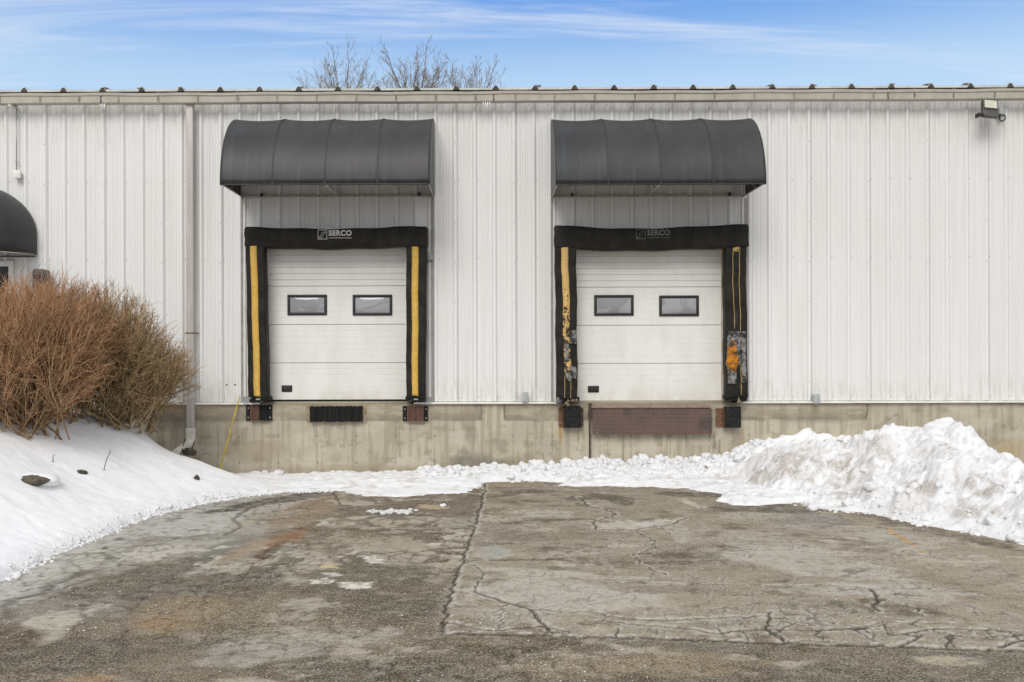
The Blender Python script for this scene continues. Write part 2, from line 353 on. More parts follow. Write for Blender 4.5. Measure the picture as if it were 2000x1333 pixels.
# ------------------------------------------------------------------ mesh helpers
def link(o, parent=None):
    C.objects.link(o)
    if parent: o.parent = parent
    return o
def tag(o, label=None, cat=None, group=None, kind=None):
    for k, v in (('label', label), ('category', cat), ('group', group), ('kind', kind)):
        if v: o[k] = v
    return o
def thing(name, label, cat, loc=(0, 0, 0), group=None):
    o = bpy.data.objects.new(name, None); C.objects.link(o); o.location = loc; o.empty_display_size = 0.2
    return tag(o, label, cat, group)
class MB:
    """collects shapes in world coordinates; build() links them as one mesh object"""
    def __init__(s): s.v = []; s.f = []; s.mi = []; s.sm = []
    def add(s, vs, fs, mi=0, smooth=False):
        b = len(s.v); s.v += [tuple(v) for v in vs]; s.f += [tuple(i+b for i in f) for f in fs]; s.mi += [mi]*len(fs); s.sm += [smooth]*len(fs)
    def box(s, x0, x1, y0, y1, z0, z1, mi=0):
        s.add([(x0, y0, z0), (x1, y0, z0), (x1, y1, z0), (x0, y1, z0), (x0, y0, z1), (x1, y0, z1), (x1, y1, z1), (x0, y1, z1)],
              [(0, 3, 2, 1), (4, 5, 6, 7), (0, 1, 5, 4), (1, 2, 6, 5), (2, 3, 7, 6), (3, 0, 4, 7)], mi)
    def rbox(s, x0, x1, y0, y1, z0, z1, r=0.02, n=3, mi=0, step=None, warp=None):
        """box with rounded edges; step = target cell size on the faces; warp(x,y,z)->(x,y,z)"""
        r = min(r, (x1-x0)/2*.999, (y1-y0)/2*.999, (z1-z0)/2*.999)
        def ax(a, b):
            m = max(1, int((b-a-2*r)/step)) if step else 1
            e = [a+r-r*math.cos(i/n*PI/2) for i in range(n)]
            return [a + r*(1-math.cos(i/n*PI/2)) for i in range(n)] + [a+r+(b-a-2*r)*i/m for i in range(m+1)] + [b - r*(1-math.cos(i/n*PI/2)) for i in range(n-1, -1, -1)]
        A = [ax(x0, x1), ax(y0, y1), ax(z0, z1)]; lo = (x0+r, y0+r, z0+r); hi = (x1-r, y1-r, z1-r)
        idx = {}; vs = []; fs = []
        def vert(i, j, k):
            if (i, j, k) in idx: return idx[(i, j, k)]
            p = (A[0][i], A[1][j], A[2][k]); c = [min(max(p[q], lo[q]), hi[q]) for q in range(3)]
            d = [p[q]-c[q] for q in range(3)]; L = math.sqrt(sum(q*q for q in d))
            q = tuple(c[a]+d[a]/L*r for a in range(3)) if L > 1e-9 else p
            if warp: q = warp(*q)
            idx[(i, j, k)] = len(vs); vs.append(q); return idx[(i, j, k)]
        N = [len(a)-1 for a in A]
        for a, b, c in ((0, 1, 2), (1, 2, 0), (2, 0, 1)):
            for i in range(N[a]):
                for j in range(N[b]):
                    for k, flip in ((0, True), (N[c], False)):
                        def P(u, v_):
                            t = [0, 0, 0]; t[a] = u; t[b] = v_; t[c] = k; return vert(*t)
                        q = [P(i, j), P(i+1, j), P(i+1, j+1), P(i, j+1)]
                        fs.append(tuple(q[::-1]) if flip else tuple(q))
        s.add(vs, fs, mi, True)
    def tube(s, pts, rad, n=8, mi=0, cap=True):
        pts = [Vector(p) for p in pts]; rad = rad if isinstance(rad, (list, tuple)) else [rad]*len(pts); vs = []; fs = []
        prev = None
        for i, p in enumerate(pts):
            d = (pts[min(i+1, len(pts)-1)]-pts[max(i-1, 0)]).normalized()
            u = d.orthogonal().normalized() if prev is None else (prev-d*prev.dot(d)).normalized()
            prev = u; v = d.cross(u)
            for k in range(n):
                a = 2*PI*k/n; vs.append(p+(u*math.cos(a)+v*math.sin(a))*rad[i])
        for i in range(len(pts)-1):
            for k in range(n):
                fs.append((i*n+k, i*n+(k+1) % n, (i+1)*n+(k+1) % n, (i+1)*n+k))
        if cap: fs.append(tuple(range(n-1, -1, -1))); fs.append(tuple((len(pts)-1)*n+k for k in range(n)))
        s.add(vs, fs, mi, n > 6)
    def disc(s, x, y, z, r, h=0.006, n=8, mi=0):
        """short cylinder standing out of a wall towards -y"""
        vs = [(x+r*math.cos(2*PI*k/n), y, z+r*math.sin(2*PI*k/n)) for k in range(n)]+[(x+r*.85*math.cos(2*PI*k/n), y-h, z+r*.85*math.sin(2*PI*k/n)) for k in range(n)]
        s.add(vs, [(k, (k+1) % n, n+(k+1) % n, n+k) for k in range(n)]+[tuple(range(n, 2*n))], mi)
    def prism(s, poly, y0, y1, mi=0):
        """polygon in (x,z), extruded from y0 (front) to y1"""
        n = len(poly); s.add([(x, y0, z) for x, z in poly]+[(x, y1, z) for x, z in poly],
                             [tuple(range(n)), tuple(range(2*n-1, n-1, -1))]+[(i, n+i, n+(i+1) % n, (i+1) % n) for i in range(n)], mi)
    def sheet(s, rows, mi=0, smooth=True, cyc=False):
        h, w_ = len(rows), len(rows[0]); vs = [p for r_ in rows for p in r_]
        s.add(vs, [(i*w_+j, i*w_+j+1, (i+1)*w_+j+1, (i+1)*w_+j) for i in range(h-1) for j in range(w_-1)], mi, smooth)
    def build(s, name, mats, parent=None, kind=None, solid=None):
        me = bpy.data.meshes.new(name); off = Vector(parent_loc(parent)) if parent else Vector((0, 0, 0))
        me.from_pydata([(v[0]-off.x, v[1]-off.y, v[2]-off.z) for v in s.v], [], s.f)
        for m in (mats if isinstance(mats, (list, tuple)) else [mats]): me.materials.append(m)
        me.polygons.foreach_set('material_index', s.mi); me.polygons.foreach_set('use_smooth', s.sm); me.update()
        o = link(bpy.data.objects.new(name, me), parent)
        if kind: o['kind'] = kind
        if solid:
            md = o.modifiers.new('thick', 'SOLIDIFY'); md.thickness = solid; md.offset = 0
        return o
def parent_loc(o):
    p = Vector(o.location)
    while o.parent: o = o.parent; p += Vector(o.location)
    return p
def np_mesh(name, V, Fq, mats, attrs=None, smooth=True, parent=None, kind=None):
    me = bpy.data.meshes.new(name); V = np.asarray(V, np.float32); Fq = np.asarray(Fq, np.int32)
    if parent: V = V-np.array(parent_loc(parent), np.float32)
    me.vertices.add(len(V)); me.vertices.foreach_set('co', V.ravel())
    k = Fq.shape[1]; me.loops.add(Fq.size); me.loops.foreach_set('vertex_index', Fq.ravel())
    me.polygons.add(len(Fq)); me.polygons.foreach_set('loop_start', np.arange(0, Fq.size, k, dtype=np.int32))
    if smooth: me.polygons.foreach_set('use_smooth', np.ones(len(Fq), bool))
    for a, d in (attrs or {}).items():
        if d.ndim == 2:
            at = me.attributes.new(a, 'FLOAT_COLOR', 'POINT'); at.data.foreach_set('color', np.concatenate([d, np.ones((len(d), 1))], 1).astype(np.float32).ravel())
        else:
            at = me.attributes.new(a, 'FLOAT', 'POINT'); at.data.foreach_set('value', d.astype(np.float32).ravel())
    for m in (mats if isinstance(mats, (list, tuple)) else [mats]): me.materials.append(m)
    me.update(calc_edges=True); me.validate()
    o = link(bpy.data.objects.new(name, me), parent)
    if kind: o['kind'] = kind
    return o
def grid_faces(h, w_, keep=None):
    i = np.arange(h*w_).reshape(h, w_); q = np.stack([i[:-1, :-1], i[:-1, 1:], i[1:, 1:], i[1:, :-1]], -1).reshape(-1, 4)
    return q if keep is None else q[keep.reshape(-1)]
def compact(V, Fq, attrs):
    u, inv = np.unique(Fq.ravel(), return_inverse=True)
    return V[u], inv.reshape(Fq.shape), {k: a[u] for k, a in attrs.items()}

# ================================================================== GROUND
def lerpc(c, m, col): return c*(1-m[..., None])+np.array(col)*m[..., None]
gx = np.arange(-9.5, 9.5, 0.0165)
gy = [-11.2]
while gy[-1] < 0.3: gy.append(gy[-1]+0.014+0.0022*(gy[-1]+11.2))
gy = np.array(gy); GX, GY = np.meshgrid(gx, gy); PX, PY = proj(GX, GY, 0.0)
GZ = 0.012*(fbm(GX*0.7, GY*0.7, 3, 3)-.5)
jx, jy = 0.10*(fbm(GX*2.3, GY*2.3, 4, 51)-.5), 0.10*(fbm(GX*2.3, GY*2.3, 4, 77)-.5)
def gl(pts): return [G(*p) for p in pts]
patch = gl([(948, 930), (940, 985), (925, 1035), (905, 1090), (890, 1130), (872, 1190), (862, 1238), (1050, 1241), (1300, 1250), (1500, 1258), (1700, 1262), (2000, 1272), (2300, 1282), (2300, 930)])
pd = poly_sdf(GX+jx*.5, GY+jy*.5, patch); onp = ss(-0.01, 0.01, pd)
big = fbm(GX*.9, GY*1.6, 4, 5); med = fbm(GX*3, GY*5, 5, 9); fine = fbm(GX*9, GY*14, 4, 21)
Col = np.zeros(GX.shape+(3,))+np.array((0.150, 0.132, 0.108))
Col = lerpc(Col, ss(0.45, 0.62, med)*.5, (0.205, 0.175, 0.135))
Col = lerpc(Col, ss(0.42, 0.62, big)*.45, (0.135, 0.128, 0.115))
R2 = np.zeros(GX.shape+(3,))+np.array((0.268, 0.238, 0.195))
R2 = lerpc(R2, ss(0.45, 0.6, med)*.5, (0.30, 0.27, 0.22)); R2 = lerpc(R2, ss(0.5, 0.66, fbm(GX*1.3+4, GY*2.6, 4, 33))*.5, (0.17, 0.145, 0.115))
Col = Col*(1-onp[..., None])+R2*onp[..., None]
Wet = np.zeros(GX.shape); Grain = 0.85+0*GX; Grain -= .22*onp; Salt = ss(0.5, 0.8, fbm(GX*1.2, GY*1.2, 3, 88))
def blob(cx, cy, rx, ry, ang=0., rag=0.45, soft=0.25, sd=0, sc=1.0):
    """soft ragged patch on the tarmac at photo pixel (cx,cy)"""
    u, v = PX-cx, PY-cy; a = R(ang); u, v = (u*math.cos(a)+v*math.sin(a))/rx, (-u*math.sin(a)+v*math.cos(a))/ry
    d = np.hypot(u, v)+rag*((fbm(GX*2.6*sc, GY*4*sc, 5, 100+sd)-.5)*2+(sc > 1.5)*(fbm(GX*7*sc, GY*8*sc, 4, 300+sd)-.5)*1.6)
    d = d+.28*(fbm(GX*11, GY*15, 4, 180+sd)-.5)
    return ss(1+soft*.6, 1-soft*.6, d)
def paint(m, col, k=1., wet=None, grain=None):
    global Col, Wet, Grain
    m = np.clip(m*k*(.5+1.2*GRIT), 0, 1); grain = None if grain is None else max(grain, .4); Col = lerpc(Col, m, col)
    if wet is not None: Wet = Wet*(1-m)+wet*m
    if grain is not None: Grain = Grain*(1-m)+grain*m
lft = 1-onp
GRIT = ss(.36, .62, fbm(GX*24, GY*24, 3, 155))*.6+ss(.4, .6, fbm(GX*6, GY*9, 4, 156))*.4
PALE = ss(.54, .66, fbm(GX*4.4, GY*6.2, 5, 171))*ss(.45, .6, fbm(GX*.8+7, GY*1.1, 3, 172)); DARK = ss(.55, .68, fbm(GX*3.4+3, GY*5.2, 5, 173))*ss(.42, .58, fbm(GX*.7+1, GY*1.0, 3, 174))
Col = lerpc(Col, PALE*.7, (0.42, 0.385, 0.32)); Col = lerpc(Col, DARK*.65, (0.075, 0.060, 0.044))
Col = lerpc(Col, ss(.5, .7, fbm(GX*.6+9, GY*.9, 3, 175))*.3, (0.25, 0.205, 0.15))
Col = np.clip(.185+(Col-.185)*1.25, .02, .9)
# grey slush film along the left bank
paint(blob(250, 1090, 330, 95, -14, .35, .35, 1)*lft*ss(0.40, 0.56, fbm(GX*1.6, GY*2.2, 5, 61)+.04), (0.245, 0.235, 0.205), .85, .35, .3)
paint(blob(330, 1060, 230, 55, -14, .5, .3, 2)*lft*ss(.38, .6, fbm(GX*1.1, GY*6, 5, 62)), (0.33, 0.32, 0.29), .8, .5, .15)
paint(blob(430, 1095, 75, 30, -20, .25, .2, 3)*lft, (0.135, 0.14, 0.125), .8, .7, .2)
paint(blob(395, 1020, 95, 26, -12, .3, .12, 4)*lft, (0.46, 0.46, 0.42), .9, .45, .1)
paint(blob(530, 985, 95, 12, -8, .3, .12, 5)*lft, (0.42, 0.42, 0.38), .8, .45, .1)
paint(blob(120, 1205, 110, 22, -22, .5, .25, 6)*lft, (0.42, 0.39, 0.33), .8, .3, .15)
paint(blob(250, 1085, 190, 14, -9, .5, .25, 7)*lft, (0.40, 0.39, 0.35), .75, .4, .1)
paint(blob(75, 1250, 60, 14, -15, .5, .25, 8)*lft, (0.38, 0.35, 0.29), .7, .3, .15)
paint(blob(20, 1265, 70, 45, 0, .4, .5, 9)*lft, (0.085, 0.06, 0.042), .7)
paint(blob(250, 1140, 150, 22, -15, .6, .5, 10)*lft, (0.10, 0.092, 0.078), .6, .2)
snow_e = gl([(-200, 1240), (0, 1148), (100, 1092), (200, 1052), (300, 1010), (400, 986), (470, 973), (560, 963), (655, 962)]); de = seg_dist(GX, GY, snow_e, 1.4)
slush = ss(.75, .0, de+.9*(fbm(GX*1.7, GY*2.6, 5, 181)-.42))*lft; paint(slush, (0.47, 0.465, 0.43), .8, .5, .1)
paint(ss(.10, .02, np.abs(de-.42-.9*(fbm(GX*1.2, GY*1.6, 4, 182)-.5)))*lft*ss(.42, .5, fbm(GX*3, GY*3, 3, 183)), (0.055, 0.048, 0.038), .6, .6, .2)
sal2 = ss(.56, .62, fbm(GX*9, GY*7, 4, 184))*ss(.45, .6, fbm(GX*.9, GY*1.2, 3, 185))*lft*ss(-9.2, -7, GY); paint(sal2, (0.50, 0.47, 0.40), .7, .2, .2)
# water and wet seams at the foot of the snow
paint(blob(800, 1000, 170, 24, 2, .5, .3, 11)*lft, (0.105, 0.080, 0.052), .85, .75, .25)
paint(blob(560, 975, 120, 7, -9, .6, .3, 12)*lft, (0.05, 0.043, 0.034), .85, .6, .2)
paint(blob(1180, 978, 75, 10, 4, .5, .25, 13), (0.07, 0.058, 0.043), .85, .6, .2)
paint(blob(1030, 962, 60, 6, 0, .5, .3, 14), (0.085, 0.068, 0.05), .8, .5, .2)
paint(blob(1585, 1018, 72, 13, 3, .25, .15, 15), (0.095, 0.083, 0.066), .9, .85, .15)
paint(blob(1500, 996, 130, 9, 2, .5, .3, 16), (0.085, 0.07, 0.052), .8, .5, .2)
paint(blob(1370, 968, 80, 5, 2, .5, .3, 17), (0.08, 0.066, 0.05), .8, .5, .2)
paint(blob(1830, 1040, 160, 8, 13, .5, .4, 117), (0.12, 0.098, 0.074), .7, .35, .3)
for i, (x, y, a, b, an, k) in enumerate([(120, 1285, 230, 34, -4, .8), (480, 1140, 110, 32, -10, .7), (740, 1160, 150, 60, 4, .65), (640, 1300, 210, 30, 0, .6), (310, 1150, 80, 20, -12, .6), (1450, 1320, 330, 16, 0, .45), (1000, 1270, 160, 12, 0, .4), (1350, 1090, 90, 14, 6, .4), (1700, 1190, 150, 14, 2, .4), (1000, 1040, 60, 16, 0, .3)]):
    paint(blob(x, y, a, b, an, .6, .5, 200+i), (0.085, 0.074, 0.060), k, .15)
# rusty washes
paint(blob(350, 1200, 100, 34, -8, .5, .5, 18)*lft, (0.26, 0.195, 0.12), .55)
paint(blob(310, 1212, 40, 18, 0, .5, .5, 19)*lft, (0.28, 0.17, 0.085), .4)
paint(blob(600, 1000, 90, 22, -20, .5, .5, 20)*lft, (0.28, 0.20, 0.13), .6)
paint(blob(560, 1052, 48, 10, -18, .5, .4, 21)*lft, (0.26, 0.13, 0.06), .7)
paint(blob(515, 1085, 50, 9, -32, .5, .4, 22)*lft, (0.085, 0.052, 0.032), .8)
paint(blob(470, 1080, 60, 14, -25, .5, .4, 23)*lft, (0.30, 0.22, 0.14), .6)
paint(blob(170, 1330, 60, 12, 0, .5, .5, 24), (0.32, 0.19, 0.09), .5)
paint(blob(1350, 1300, 170, 22, 2, .6, .5, 25), (0.24, 0.19, 0.125), .6)
paint(blob(1120, 1300, 120, 24, 2, .6, .5, 26), (0.27, 0.21, 0.14), .5)
# dry pale films
for i, (x, y, a, b, an, k) in enumerate([(1100, 1165, 165, 28, 4, .8), (1590, 1105, 190, 24, 9, .65), (1700, 1152, 130, 10, 2, .6), (1500, 1065, 130, 20, 8, .45), (1330, 1045, 22, 16, 30, .5),
        (1060, 1005, 70, 8, 2, .6), (1050, 1120, 90, 5, 3, .8), (1160, 1130, 130, 4, 1, .7), (960, 1085, 40, 10, 0, .5), (1650, 1040, 130, 7, 4, .4), (1740, 1055, 60, 16, 10, .4),
        (1640, 1162, 120, 7, 3, .55), (1800, 1165, 60, 16, 2, .5), (1470, 1010, 80, 7, 2, .5), (560, 1260, 190, 30, -6, .45), (1000, 1205, 120, 14, 3, .4), (1250, 1190, 90, 10, 3, .3), (1850, 1290, 90, 10, 3, .45)]):
    paint(blob(x, y, a, b, an, .55, .3, 30+i), (0.42, 0.395, 0.345), k, .0, .45)
paint(blob(965, 1078, 32, 14, 0, .4, .3, 55)*onp, (0.33, 0.34, 0.31), .7)
# thin cracked ice plates left of the seam
w1, w2, wi = worley(GX*5.2+jx*6, GY*3.0+jy*6, 7)
plates = ss(0.05, 0.14, w2-w1)*ss(0.32, 0.4, wi)
reg = np.maximum.reduce([blob(800, 1085, 150, 24, 3, .5, .2, 61), blob(560, 1100, 120, 20, -5, .5, .2, 62)*.8, blob(830, 1020, 130, 14, 2, .6, .2, 63), blob(430, 1110, 60, 10, -5, .6, .2, 66)*.6, blob(510, 1010, 90, 16, -10, .5, .2, 67)*.8])
paint(plates*reg*lft, (0.38, 0.345, 0.275), .8, .25, .15)
for i, (x, y, a, b, an, c) in enumerate([(728, 1092, 22, 6, 8, (.62, .59, .53)), (632, 1135, 20, 5, -3, (.62, .59, .52)), (695, 1143, 30, 6, -4, (.66, .63, .57)), (645, 1107, 18, 4, 0, (.52, .42, .24)),
        (600, 1180, 48, 12, -3, (.34, .31, .26)), (580, 1207, 40, 8, -4, (.33, .30, .25)), (740, 1058, 85, 11, 4, (.34, .30, .235)), (700, 983, 45, 4, 2, (.40, .37, .30)), (845, 991, 22, 4, 0, (.42, .34, .22)), (650, 1122, 14, 4, 0, (.5, .47, .42)),
        (700, 1012, 16, 2.5, 0, (.42, .38, .3)), (1230, 1028, 60, 6, 2, (.46, .43, .37)), (1225, 1068, 32, 5, 0, (.42, .38, .31)), (1130, 1083, 22, 5, 0, (.36, .32, .26)), (890, 1020, 50, 7, -3, (.33, .3, .25)), (1170, 985, 32, 5, 0, (.34, .3, .24)),
        (1350, 985, 22, 4, 20, (.5, .46, .38)), (1280, 1022, 30, 3, -8, (.5, .47, .42)), (1270, 1025, 30, 3, -8, (.5, .47, .42)), (1900, 1165, 30, 3, 5, (.4, .38, .33)), (1765, 1055, 36, 3.2, 33, (.46, .28, .10)), (1840, 1290, 40, 8, 5, (.40, .34, .24)), (760, 1040, 30, 3, 0, (.3, .27, .22))]):
    paint(blob(x, y, a*1.1, b*1.1, an, .75, .1, 70+i, 2.2), c, .85, .3, .15)
# cracks
rng = np.random.RandomState(4)
def jag(pts, amp=0.012, st=0.06):
    out = []
    for (ax, ay), (bx, by) in zip(pts[:-1], pts[1:]):
        L = math.hypot(bx-ax, by-ay); n = max(1, int(L/st))
        for i in range(n): out.append((ax+(bx-ax)*i/n+rng.randn()*amp*(i > 0), ay+(by-ay)*i/n+rng.randn()*amp*(i > 0)))
    out.append(pts[-1]); return out
CR = [  # (pixels, width, dark)
 ([(948, 946), (940, 985), (925, 1035), (905, 1090), (890, 1130), (872, 1190), (862, 1238)], .030, 1),
 ([(862, 1238), (1050, 1241), (1300, 1250), (1500, 1258), (1700, 1262), (2000, 1272), (2200, 1279)], .013, .9),
 ([(903, 1098), (925, 1104), (946, 1124), (934, 1140), (926, 1160)], .012, .7), ([(926, 1158), (985, 1178), (1036, 1192), (1052, 1212), (1080, 1238)], .018, 1),
 ([(868, 1218), (960, 1233), (1000, 1229), (1060, 1225), (1112, 1236)], .014, 1), ([(868, 1180), (1000, 1187), (1130, 1196)], .006, .6),
 ([(1036, 1192), (1170, 1200), (1220, 1212), (1330, 1213), (1500, 1205)], .011, .8), ([(1170, 1214), (1250, 1222), (1340, 1231), (1400, 1240), (1500, 1231), (1590, 1234), (1700, 1228)], .014, .9),
 ([(1180, 1140), (1350, 1143), (1550, 1148), (1620, 1146), (1720, 1153), (1830, 1151)], .009, .75), ([(1700, 1152), (1716, 1176), (1704, 1186), (1718, 1195)], .020, 1), ([(1738, 1176), (1790, 1190), (1806, 1204)], .010, .8),
 ([(1500, 1204), (1505, 1197), (1530, 1197)], .012, .8), ([(1503, 1205), (1500, 1232), (1530, 1255)], .016, .9), ([(1525, 1214), (1590, 1232), (1655, 1229), (1690, 1226)], .010, .8), ([(1690, 1196), (1600, 1208), (1510, 1210)], .007, .8),
 ([(1600, 1232), (1590, 1242), (1610, 1256)], .012, .9), ([(1655, 1228), (1680, 1238), (1700, 1250)], .012, .9), ([(1690, 1226), (1730, 1216), (1870, 1220)], .007, .7), ([(1725, 1220), (1735, 1240), (1800, 1243)], .011, .9),
 ([(1740, 1242), (1830, 1230), (1900, 1231), (2000, 1236)], .012, .9), ([(1858, 1240), (1862, 1264)], .012, .9), ([(1800, 1243), (1760, 1262)], .012, .9), ([(1920, 1230), (1935, 1244), (2000, 1243)], .008, .8), ([(1950, 1266), (1985, 1254), (2010, 1250)], .014, .9),
 ([(1450, 1235), (1465, 1256)], .010, .7), ([(1280, 1230), (1290, 1252)], .008, .7), ([(1207, 1228), (1202, 1246)], .012, .8), ([(960, 1200), (984, 1188), (975, 1228)], .008, .6),
 ([(1130, 972), (1150, 990), (1190, 1000), (1203, 1008)], .022, .8), ([(1203, 1008), (1160, 1020), (1165, 1036), (1235, 1037), (1310, 1026), (1340, 1014)], .018, .8), ([(1000, 1012), (1120, 1010), (1160, 1018)], .008, .6),
 ([(1242, 1040), (1280, 1058), (1272, 1074), (1238, 1084), (1248, 1102), (1300, 1125)], .013, .8), ([(1120, 1082), (1150, 1072), (1172, 1078), (1160, 1086), (1130, 1086), (1118, 1080)], .008, .6),
 ([(1400, 1078), (1520, 1076), (1600, 1083), (1800, 1087), (2000, 1092)], .010, .6), ([(1560, 1030), (1700, 1032), (1800, 1034)], .012, .8), ([(1150, 1075), (1080, 1066), (950, 1058)], .005, .4),
 ([(455, 1012), (470, 1030), (440, 1045)], .05, .55), ([(660, 966), (560, 972), (490, 990), (455, 1012)], .06, .6), ([(650, 960), (665, 985), (700, 990)], .03, .8),
 ([(680, 1060), (690, 1075), (720, 1085)], .008, .5), ([(500, 1235), (600, 1225), (660, 1200), (670, 1170)], .006, .5), ([(730, 1320), (760, 1280), (810, 1255), (850, 1248)], .02, .35), ([(1000, 1290), (1200, 1275)], .006, .4)]
crk = np.zeros(GX.shape); rim = np.zeros(GX.shape); tuftn = fbm(GX*12, GY*12, 3, 131)
for pts, wd, dk in CR:
    d = seg_dist(GX*1.7, GY, [(x_*1.7, y_) for x_, y_ in jag(gl(pts))], .3); wd *= 1.0 if wd == .030 or wd > .04 else 1.4; wv = wd*(0.55+0.9*tuftn)
    crk = np.maximum(crk, min(1, dk*1.2)*ss(wv*1.25, wv*0.5, d)); rim = np.maximum(rim, ss(wd*3.2+.03, wd*1.1, d)*ss(.40, .55, tuftn))
# alligator cracking along the edge of the overlay and faint crazing elsewhere
a1, a2, _ = worley(GX*2.1+jx*8, GY*2.3+jy*8, 17)
b1, b2, _ = worley(GX*4.6+jx*9, GY*3.8+jy*9, 27)
reg2 = blob(1750, 1238, 400, 24, 2, .5, .2, 90)*onp
crk = np.maximum(crk, reg2*.95*ss(.07, .025, a2-a1)); rim = np.maximum(rim, reg2*ss(.16, .05, a2-a1)*.7)
regl = lft*ss(.46, .62, fbm(GX*.8, GY*1.2, 3, 141))
crk = np.maximum(crk, regl*.6*ss(.10, .03, b2-b1)); rim = np.maximum(rim, regl*.35*ss(.2, .08, b2-b1)*ss(.5, .6, med))
m_ = onp*ss(.44, .56, fbm(GX*.55+3, GY*.8, 4, 160)); crk = np.maximum(crk, m_*.45*ss(.045, .015, a2-a1)); rim = np.maximum(rim, m_*.3*ss(.14, .05, a2-a1))
c1_, c2_, _ = worley(GX*1.15+jx*7, GY*1.3+jy*7, 47); crk = np.maximum(crk, onp*.6*ss(.026, .010, c2_-c1_)*ss(.4, .5, med)); rim = np.maximum(rim, onp*.4*ss(.08, .03, c2_-c1_)*ss(.45, .55, med))
reg3 = blob(1750, 1215, 420, 36, 2, .5, .3, 95)*onp; crk = np.maximum(crk, reg3*.7*ss(.08, .03, b2-b1)*ss(.42, .52, big)); rim = np.maximum(rim, reg3*.7*ss(.22, .08, b2-b1)*ss(.42, .52, big))
Col = np.clip(.185+(Col-.185)*1.12, .02, .9); Col = lerpc(Col, np.clip(rim*.95, 0, 1)*(0.35+0.65*onp), (0.52, 0.49, 0.43)); Col = lerpc(Col, crk*.92, (0.035, 0.027, 0.019)); Grain *= 1-.7*crk
Col = lerpc(Col, ss(.62, .75, fine)*.25, (0.36, 0.33, 0.28))
GZ = GZ-0.012*crk+0.010*onp
np_mesh('asphalt_pavement', np.stack([GX, GY, GZ], -1).reshape(-1, 3), grid_faces(*GX.shape), M['asphalt'],
        {'Col': Col.reshape(-1, 3), 'Wet': Wet.ravel(), 'Grain': Grain.ravel(), 'Salt': Salt.ravel()}, kind='structure')
b = MB(); b.add([(-400, -300, -.06), (400, -300, -.06), (400, 500, -.06), (-400, 500, -.06)], [(0, 1, 2, 3)]); b.build('ground', M['farground'], kind='structure')

# ================================================================== SNOW
edge = gl([(-700, 1400), (-200, 1240), (0, 1148), (100, 1092), (200, 1052), (300, 1010), (400, 986), (470, 973), (560, 963), (655, 962), (690, 972), (760, 976), (850, 971), (932, 968), (946, 958), (950, 946), (1010, 942), (1092, 945), (1068, 952), (1130, 958), (1250, 957),
         (1330, 961), (1400, 968), (1380, 980), (1430, 990), (1500, 990), (1560, 986), (1640, 990), (1700, 995), (2300, 1040)])
sheet_poly = edge+[(12, .4), (-16, .4), (-16, -9)]
bank_poly = gl([(-700, 1400), (-200, 1240), (0, 1150), (100, 1094), (200, 1054), (300, 1012), (400, 988), (470, 974), (530, 955)])+[W(545, 930)[:1]+(0.0,), W(545, 930)[:1]+(.5,), (-16, .5), (-16, -9)]
HW = np.array([(W(px, 930)[0], h) for px, h in [(400, .0), (545, .0), (700, .02), (800, .02), (845, .05), (930, .09), (1000, .11), (1100, .12), (1145, .19), (1250, .17), (1350, .18), (1400, .25), (1450, .36), (1500, .5), (1700, .5), (2200, .5)]])
def lumps(X, Y, s, sc):
    f1, _, i = worley(X*sc+.35*fbm(X*sc*2, Y*sc*2, 3, s+40), Y*sc, s); return np.clip(1-f1*f1*1.3, 0, 1)*(0.35+.65*i)
def bank_h(X, Y):
    dl = np.maximum(poly_sdf(X, Y, bank_poly), 0)
    return -.27*np.exp(-((X+4.62)**2/.14+(Y+.75)**2/.50))+1.10*ss(0, 2.85, dl)+0.10*ss(2.5, 7, dl)+.04*ss(0, .25, dl)*ss(-.6, -1.4, Y)-.20*ss(-1.5, -.35, Y)*ss(.15, .9, dl)*ss(3.0, 1.5, dl)
def snow_h(X, Y):
    d = poly_sdf(X+.12*(fbm(X*3, Y*3, 4, 201)-.5), Y+.18*(fbm(X*3+9, Y*3, 4, 202)-.5), sheet_poly)
    fl = ss(-3.2, -2.6, X)*ss(-.9, -1.4, Y)*ss(3.2, 2.6, X)
    d = d+.05*(fbm(X*14, Y*14, 4, 203)-.5)+fl*.30*(fbm(X*2.2, Y*3, 4, 208)-.5)
    nearleft = ss(-3.0, -3.9, X)
    h = -.03+.05*ss(0, .10, d)+.028*ss(0, .5, d)*(fbm(X*5, Y*5, 4, 204)+.2)+nearleft*.015*ss(0, .16, d)
    h = h+np.where(d > 0, bank_h(X, Y), 0)*1.0
    hw = np.interp(X, HW[:, 0], HW[:, 1]); wl_ = ss(-1.15, -.05, Y)
    h = h+np.where(d > 0, hw*wl_*(.65+.7*fbm(X*3.5, Y*3.5, 4, 205)), 0)*(X > -4.3)
    rough = np.clip(ss(.5, .0, d)*ss(-.02, .1, d)+ss(-3.6, -2.4, X)*.8, 0, 1)*(1-.8*fl); h = h-.03*fl*ss(0, .1, d)
    h = h+rough*(1-.5*nearleft)*(1-.75*ss(-2.6, -3.1, X)*ss(-1.6, -.9, Y))*ss(.02, .2, d)*(.05*lumps(X, Y, 5, 7)+.022*lumps(X, Y, 6, 17)+.07*hw*8*.3*lumps(X, Y, 8, 4))-rough*.02
    h = h+ss(.3, 1.2, d)*.05*(fbm(X*.9, Y*.9, 3, 206)-.5)*ss(-2.5, -4, X)
    h = h+.016*ss(.2, .8, d)*(fbm(X*1.2+Y*.6, Y*4.5, 3, 207)-.5)*ss(-2.5, -4, X)
    return h, d, rough
sx = np.concatenate([np.arange(-13, -9.2, .08), np.arange(-9.2, 7.5, .021)]); sy = np.concatenate([np.arange(-11.6, -8.5, .035), np.arange(-8.5, .12, .021)])
SX, SY = np.meshgrid(sx, sy)
